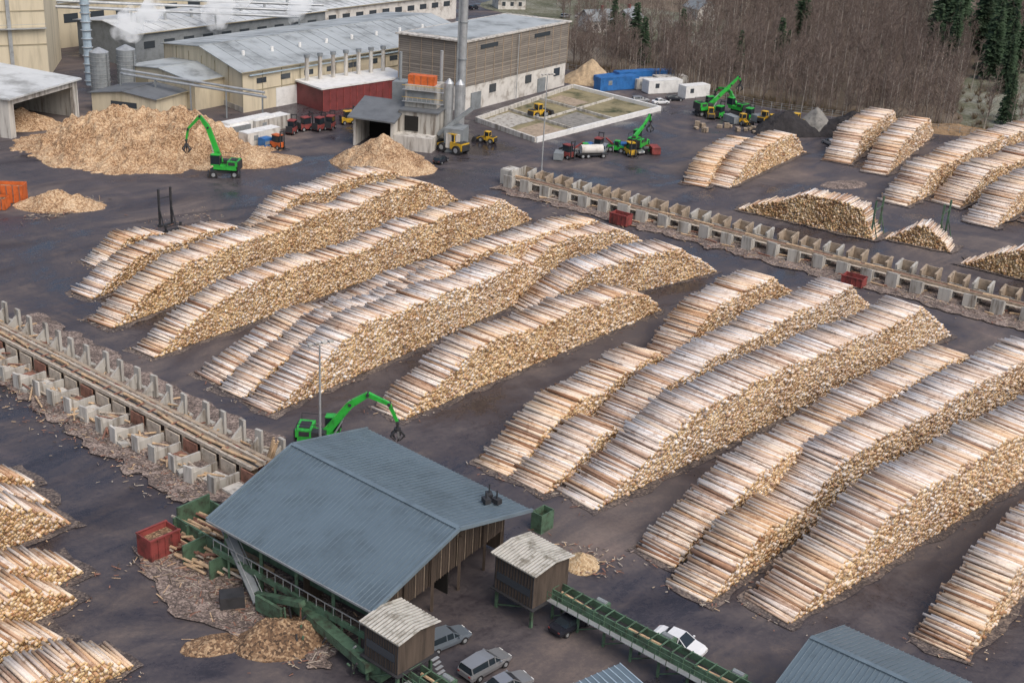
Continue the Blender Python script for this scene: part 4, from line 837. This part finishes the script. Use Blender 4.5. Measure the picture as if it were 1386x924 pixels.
# ------------------------------------------------------------ trees
def baremesh(idx,H):
    rd=random.Random(idx); b=B("x")
    def tri(p,q,w,mt):
        p=Vector(p);q=Vector(q);d_=(q-p); sx=d_.cross(Vector((rd.uniform(-1,1),rd.uniform(-1,1),.2))).normalized()*w
        b.add([p-sx,p+sx,q],[(0,1,2)],mt)
    lean=Vector((rd.gauss(0,.03),rd.gauss(0,.03),1)); top=lean*H
    b.cyl((0,0,-.3),top*.6,.15,.10,'trunk' if idx%3 else 'twig',4); b.cyl(top*.6,top,.10,.03,'trunk' if idx%2 else 'twig',4)
    for i in range(38):
        t=rd.uniform(.2,1); p=lean*(H*t); a=rd.uniform(0,6.28); l=(1.05-t)*H*.34+.5; d_=Vector((math.cos(a),math.sin(a),rd.uniform(.6,1.5))).normalized()
        q=p+d_*l; tri(p,q,.055,'twig')
        for k in range(6):
            s=p.lerp(q,rd.uniform(.25,1)); dd=(d_+Vector((rd.gauss(0,.45),rd.gauss(0,.45),rd.gauss(.2,.4)))).normalized(); tri(s,s+dd*rd.uniform(.5,1.5),.034,'twig')
    c=b.P['body']; me=bpy.data.meshes.new("bare_tree"); me.from_pydata(c['v'],[],c['f'])
    for mt in c['mats']: me.materials.append(M[mt])
    me.polygons.foreach_set("material_index",c['m']); return me
bm=[baremesh(i,random.uniform(9,12)) for i in range(9)]
e=bpy.data.objects.new("bare_birch_forest",None); COL.objects.link(e)
def inside(x,y):
    if x<9: return False
    for a_,c_ in zip(FP[:-1],FP[1:]):
        if a_[0]<=x<=c_[0]: return y>a_[1]+(c_[1]-a_[1])*(x-a_[0])/(c_[0]-a_[0])+3
    return False
cnt=0
while cnt<3200:
    y=random.uniform(305,640); x=random.uniform(9,min(235,y*.42))
    if not inside(x,y): continue
    if x<62 and y>395 and not (x>40 and y<420):
        if random.random()<.75: continue
    if y<430 and x>.335*y and random.random()<.95: continue
    if y>=430 and .3*y<x<.335*y and random.random()<.9: continue
    if noise.noise(Vector((x*.03,y*.03,0)))<-.25 and random.random()<.45: continue
    o=bpy.data.objects.new("tree",random.choice(bm)); COL.objects.link(o); o.parent=e; o.location=(x,y,0); o.rotation_euler=(0,0,random.uniform(0,6.28)); s=random.uniform(.55,1.2); o.scale=(s*.9,s*.9,s*random.uniform(.9,1.15)); cnt+=1
def sprucemesh(idx):
    rd=random.Random(idx+50); b=B("x"); H=12.0; b.cyl((0,0,-.2),(0,0,H),.22,.03,'trunk',6)
    t=1.0
    while t<H:
        R_=(H-t)/H*2.7+.2; n=int(9+R_*4)
        for i in range(n):
            if rd.random()<.12: continue
            a=rd.uniform(0,6.28); r=R_*rd.uniform(.6,1.15); d_=Vector((math.cos(a),math.sin(a),0)); side=Vector((-d_.y,d_.x,0)); z=t+rd.uniform(-.15,.15)
            p0=Vector((0,0,z+.25))
            for k in range(4):
                u=(k+.3)/4; c_=p0+d_*(r*u)+Vector((0,0,-r*.32*u)); w_=(.5*r*(1-u*.6))*rd.uniform(.6,1.1)*.5+.12
                b.add([c_-d_*.1,c_+side*w_+d_*.35+Vector((0,0,-.22-rd.random()*.15)),c_+d_*.6+Vector((0,0,-.1)),c_-side*w_+d_*.35+Vector((0,0,-.22-rd.random()*.15))],[(0,1,2),(0,2,3)],'needle')
        t+=.42
    c=b.P['body']; me=bpy.data.meshes.new("spruce_tree"); me.from_pydata(c['v'],[],c['f'])
    for mt in c['mats']: me.materials.append(M[mt])
    me.polygons.foreach_set("material_index",c['m']); return me
sm=[sprucemesh(i) for i in range(3)]
for x,y,s in ((33,378,1.0),(31,386,1.2),(60,372,.9),(73,382,1.1),(76,386,.8),(101,378,.7),(121,325,1.0),(124,331,.8),(134,366,1.2),(136,385,1.5),(141,400,1.7),(150,415,1.9),(143,392,1.5),(132,410,1.4),(134,420,1.7),(138,426,1.8),(147,430,2.),(150,400,1.4),(152,440,2),(158,450,2.2),(146,462,2),(141,455,1.8),(46,398,1.0),(90,440,1.4),(28,400,.8),(26,412,1.0),(144,352,.9),(152,475,2.3),(129,400,1.2),(127,412,1.3)):
    o=bpy.data.objects.new("spruce_tree",random.choice(sm)); COL.objects.link(o); o.location=(x,y,0); o.rotation_euler=(0,0,random.uniform(0,6)); s2=s*random.uniform(.85,1.1); o.scale=(s2*1.1,s2*1.1,s*1.1)
b=B("scrub_bushes")
for i in range(420):
    a_,c_=random.choice(list(zip(FP[:-1],FP[1:]))); p=lerp(a_,c_,random.random()); cx=p[0]+random.uniform(0,6);cy=p[1]+random.uniform(1,9)
    if i>320: cx=random.uniform(108,140); cy=random.uniform(312,370)
    for k in range(34):
        q=Vector((cx,cy,0)); d_=Vector((random.gauss(0,.7),random.gauss(0,.7),random.uniform(.6,2.2))); sx=Vector((random.uniform(-1,1),random.uniform(-1,1),0)).normalized()*.06
        b.add([q+d_*.2-sx,q+d_*.2+sx,q+d_],[(0,1,2)],random.choice(['dryleaf','twig','dryleaf']))
b.done()
# ------------------------------------------------------------ steam
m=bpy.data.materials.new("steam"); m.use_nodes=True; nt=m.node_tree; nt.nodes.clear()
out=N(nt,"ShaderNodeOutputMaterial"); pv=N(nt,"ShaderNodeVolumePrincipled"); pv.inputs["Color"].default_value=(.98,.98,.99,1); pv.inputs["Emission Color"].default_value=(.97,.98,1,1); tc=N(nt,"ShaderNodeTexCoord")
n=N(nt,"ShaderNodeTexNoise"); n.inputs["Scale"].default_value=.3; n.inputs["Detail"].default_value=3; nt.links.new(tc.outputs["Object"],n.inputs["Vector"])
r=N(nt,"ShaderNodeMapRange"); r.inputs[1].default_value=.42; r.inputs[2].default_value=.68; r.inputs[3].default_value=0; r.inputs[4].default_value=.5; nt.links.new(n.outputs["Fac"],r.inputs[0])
em=N(nt,"ShaderNodeMath",operation='MULTIPLY'); em.inputs[1].default_value=.36; nt.links.new(r.outputs[0],em.inputs[0]); nt.links.new(em.outputs[0],pv.inputs["Emission Strength"])  # added glow: emission follows density, standing in for light scattered inside the steam
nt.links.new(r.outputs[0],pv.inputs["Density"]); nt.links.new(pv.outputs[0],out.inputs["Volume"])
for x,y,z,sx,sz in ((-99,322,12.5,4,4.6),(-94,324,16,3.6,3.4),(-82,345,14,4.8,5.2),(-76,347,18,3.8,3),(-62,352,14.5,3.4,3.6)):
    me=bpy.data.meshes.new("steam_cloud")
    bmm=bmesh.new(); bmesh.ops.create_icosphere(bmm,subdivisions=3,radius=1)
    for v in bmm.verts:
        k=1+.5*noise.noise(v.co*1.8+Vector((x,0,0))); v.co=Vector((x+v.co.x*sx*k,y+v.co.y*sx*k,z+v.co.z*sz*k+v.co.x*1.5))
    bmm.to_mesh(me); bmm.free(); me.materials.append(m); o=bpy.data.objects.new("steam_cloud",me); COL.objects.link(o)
# ------------------------------------------------------------ camera + light
pitch=math.radians(22.9); roll=math.radians(3.3)
fw=Vector((0,math.cos(pitch),-math.sin(pitch))); up0=Vector((0,math.sin(pitch),math.cos(pitch))); r0=Vector((1,0,0))
r_=r0*math.cos(roll)+up0*math.sin(roll); u_=up0*math.cos(roll)-r0*math.sin(roll)
cam=bpy.data.cameras.new("camera"); co=bpy.data.objects.new("camera",cam); COL.objects.link(co)
mw=Matrix.Identity(4)
for i in range(3): mw[i][0]=r_[i]; mw[i][1]=u_[i]; mw[i][2]=-fw[i]
mw.translation=Vector((0,0,70)); co.matrix_world=mw
cam.sensor_width=36; cam.lens=1750/1386*36; cam.clip_end=6000; cam.clip_start=1; scene.camera=co
wd=bpy.data.worlds.new("World"); scene.world=wd; wd.use_nodes=True; nt=wd.node_tree; bg=nt.nodes["Background"]
sky=nt.nodes.new("ShaderNodeTexSky"); sky.sky_type='NISHITA'; sky.sun_disc=False; el=math.radians(52); az=math.radians(140)
sky.sun_elevation=el; sky.sun_rotation=az; sky.dust_density=5; sky.air_density=1.0; sky.ozone_density=0.9; nt.links.new(sky.outputs[0],bg.inputs[0]); bg.inputs[1].default_value=.15
sl=bpy.data.lights.new("sun",'SUN'); so=bpy.data.objects.new("sun",sl); COL.objects.link(so); sl.energy=1.5; sl.angle=math.radians(60); sl.color=(1,.98,.95)
dv=Vector((math.sin(az)*math.cos(el),math.cos(az)*math.cos(el),math.sin(el))); so.rotation_euler=dv.to_track_quat('Z','Y').to_euler()
scene.view_settings.view_transform='Standard'; scene.view_settings.look='None'; scene.view_settings.exposure=0
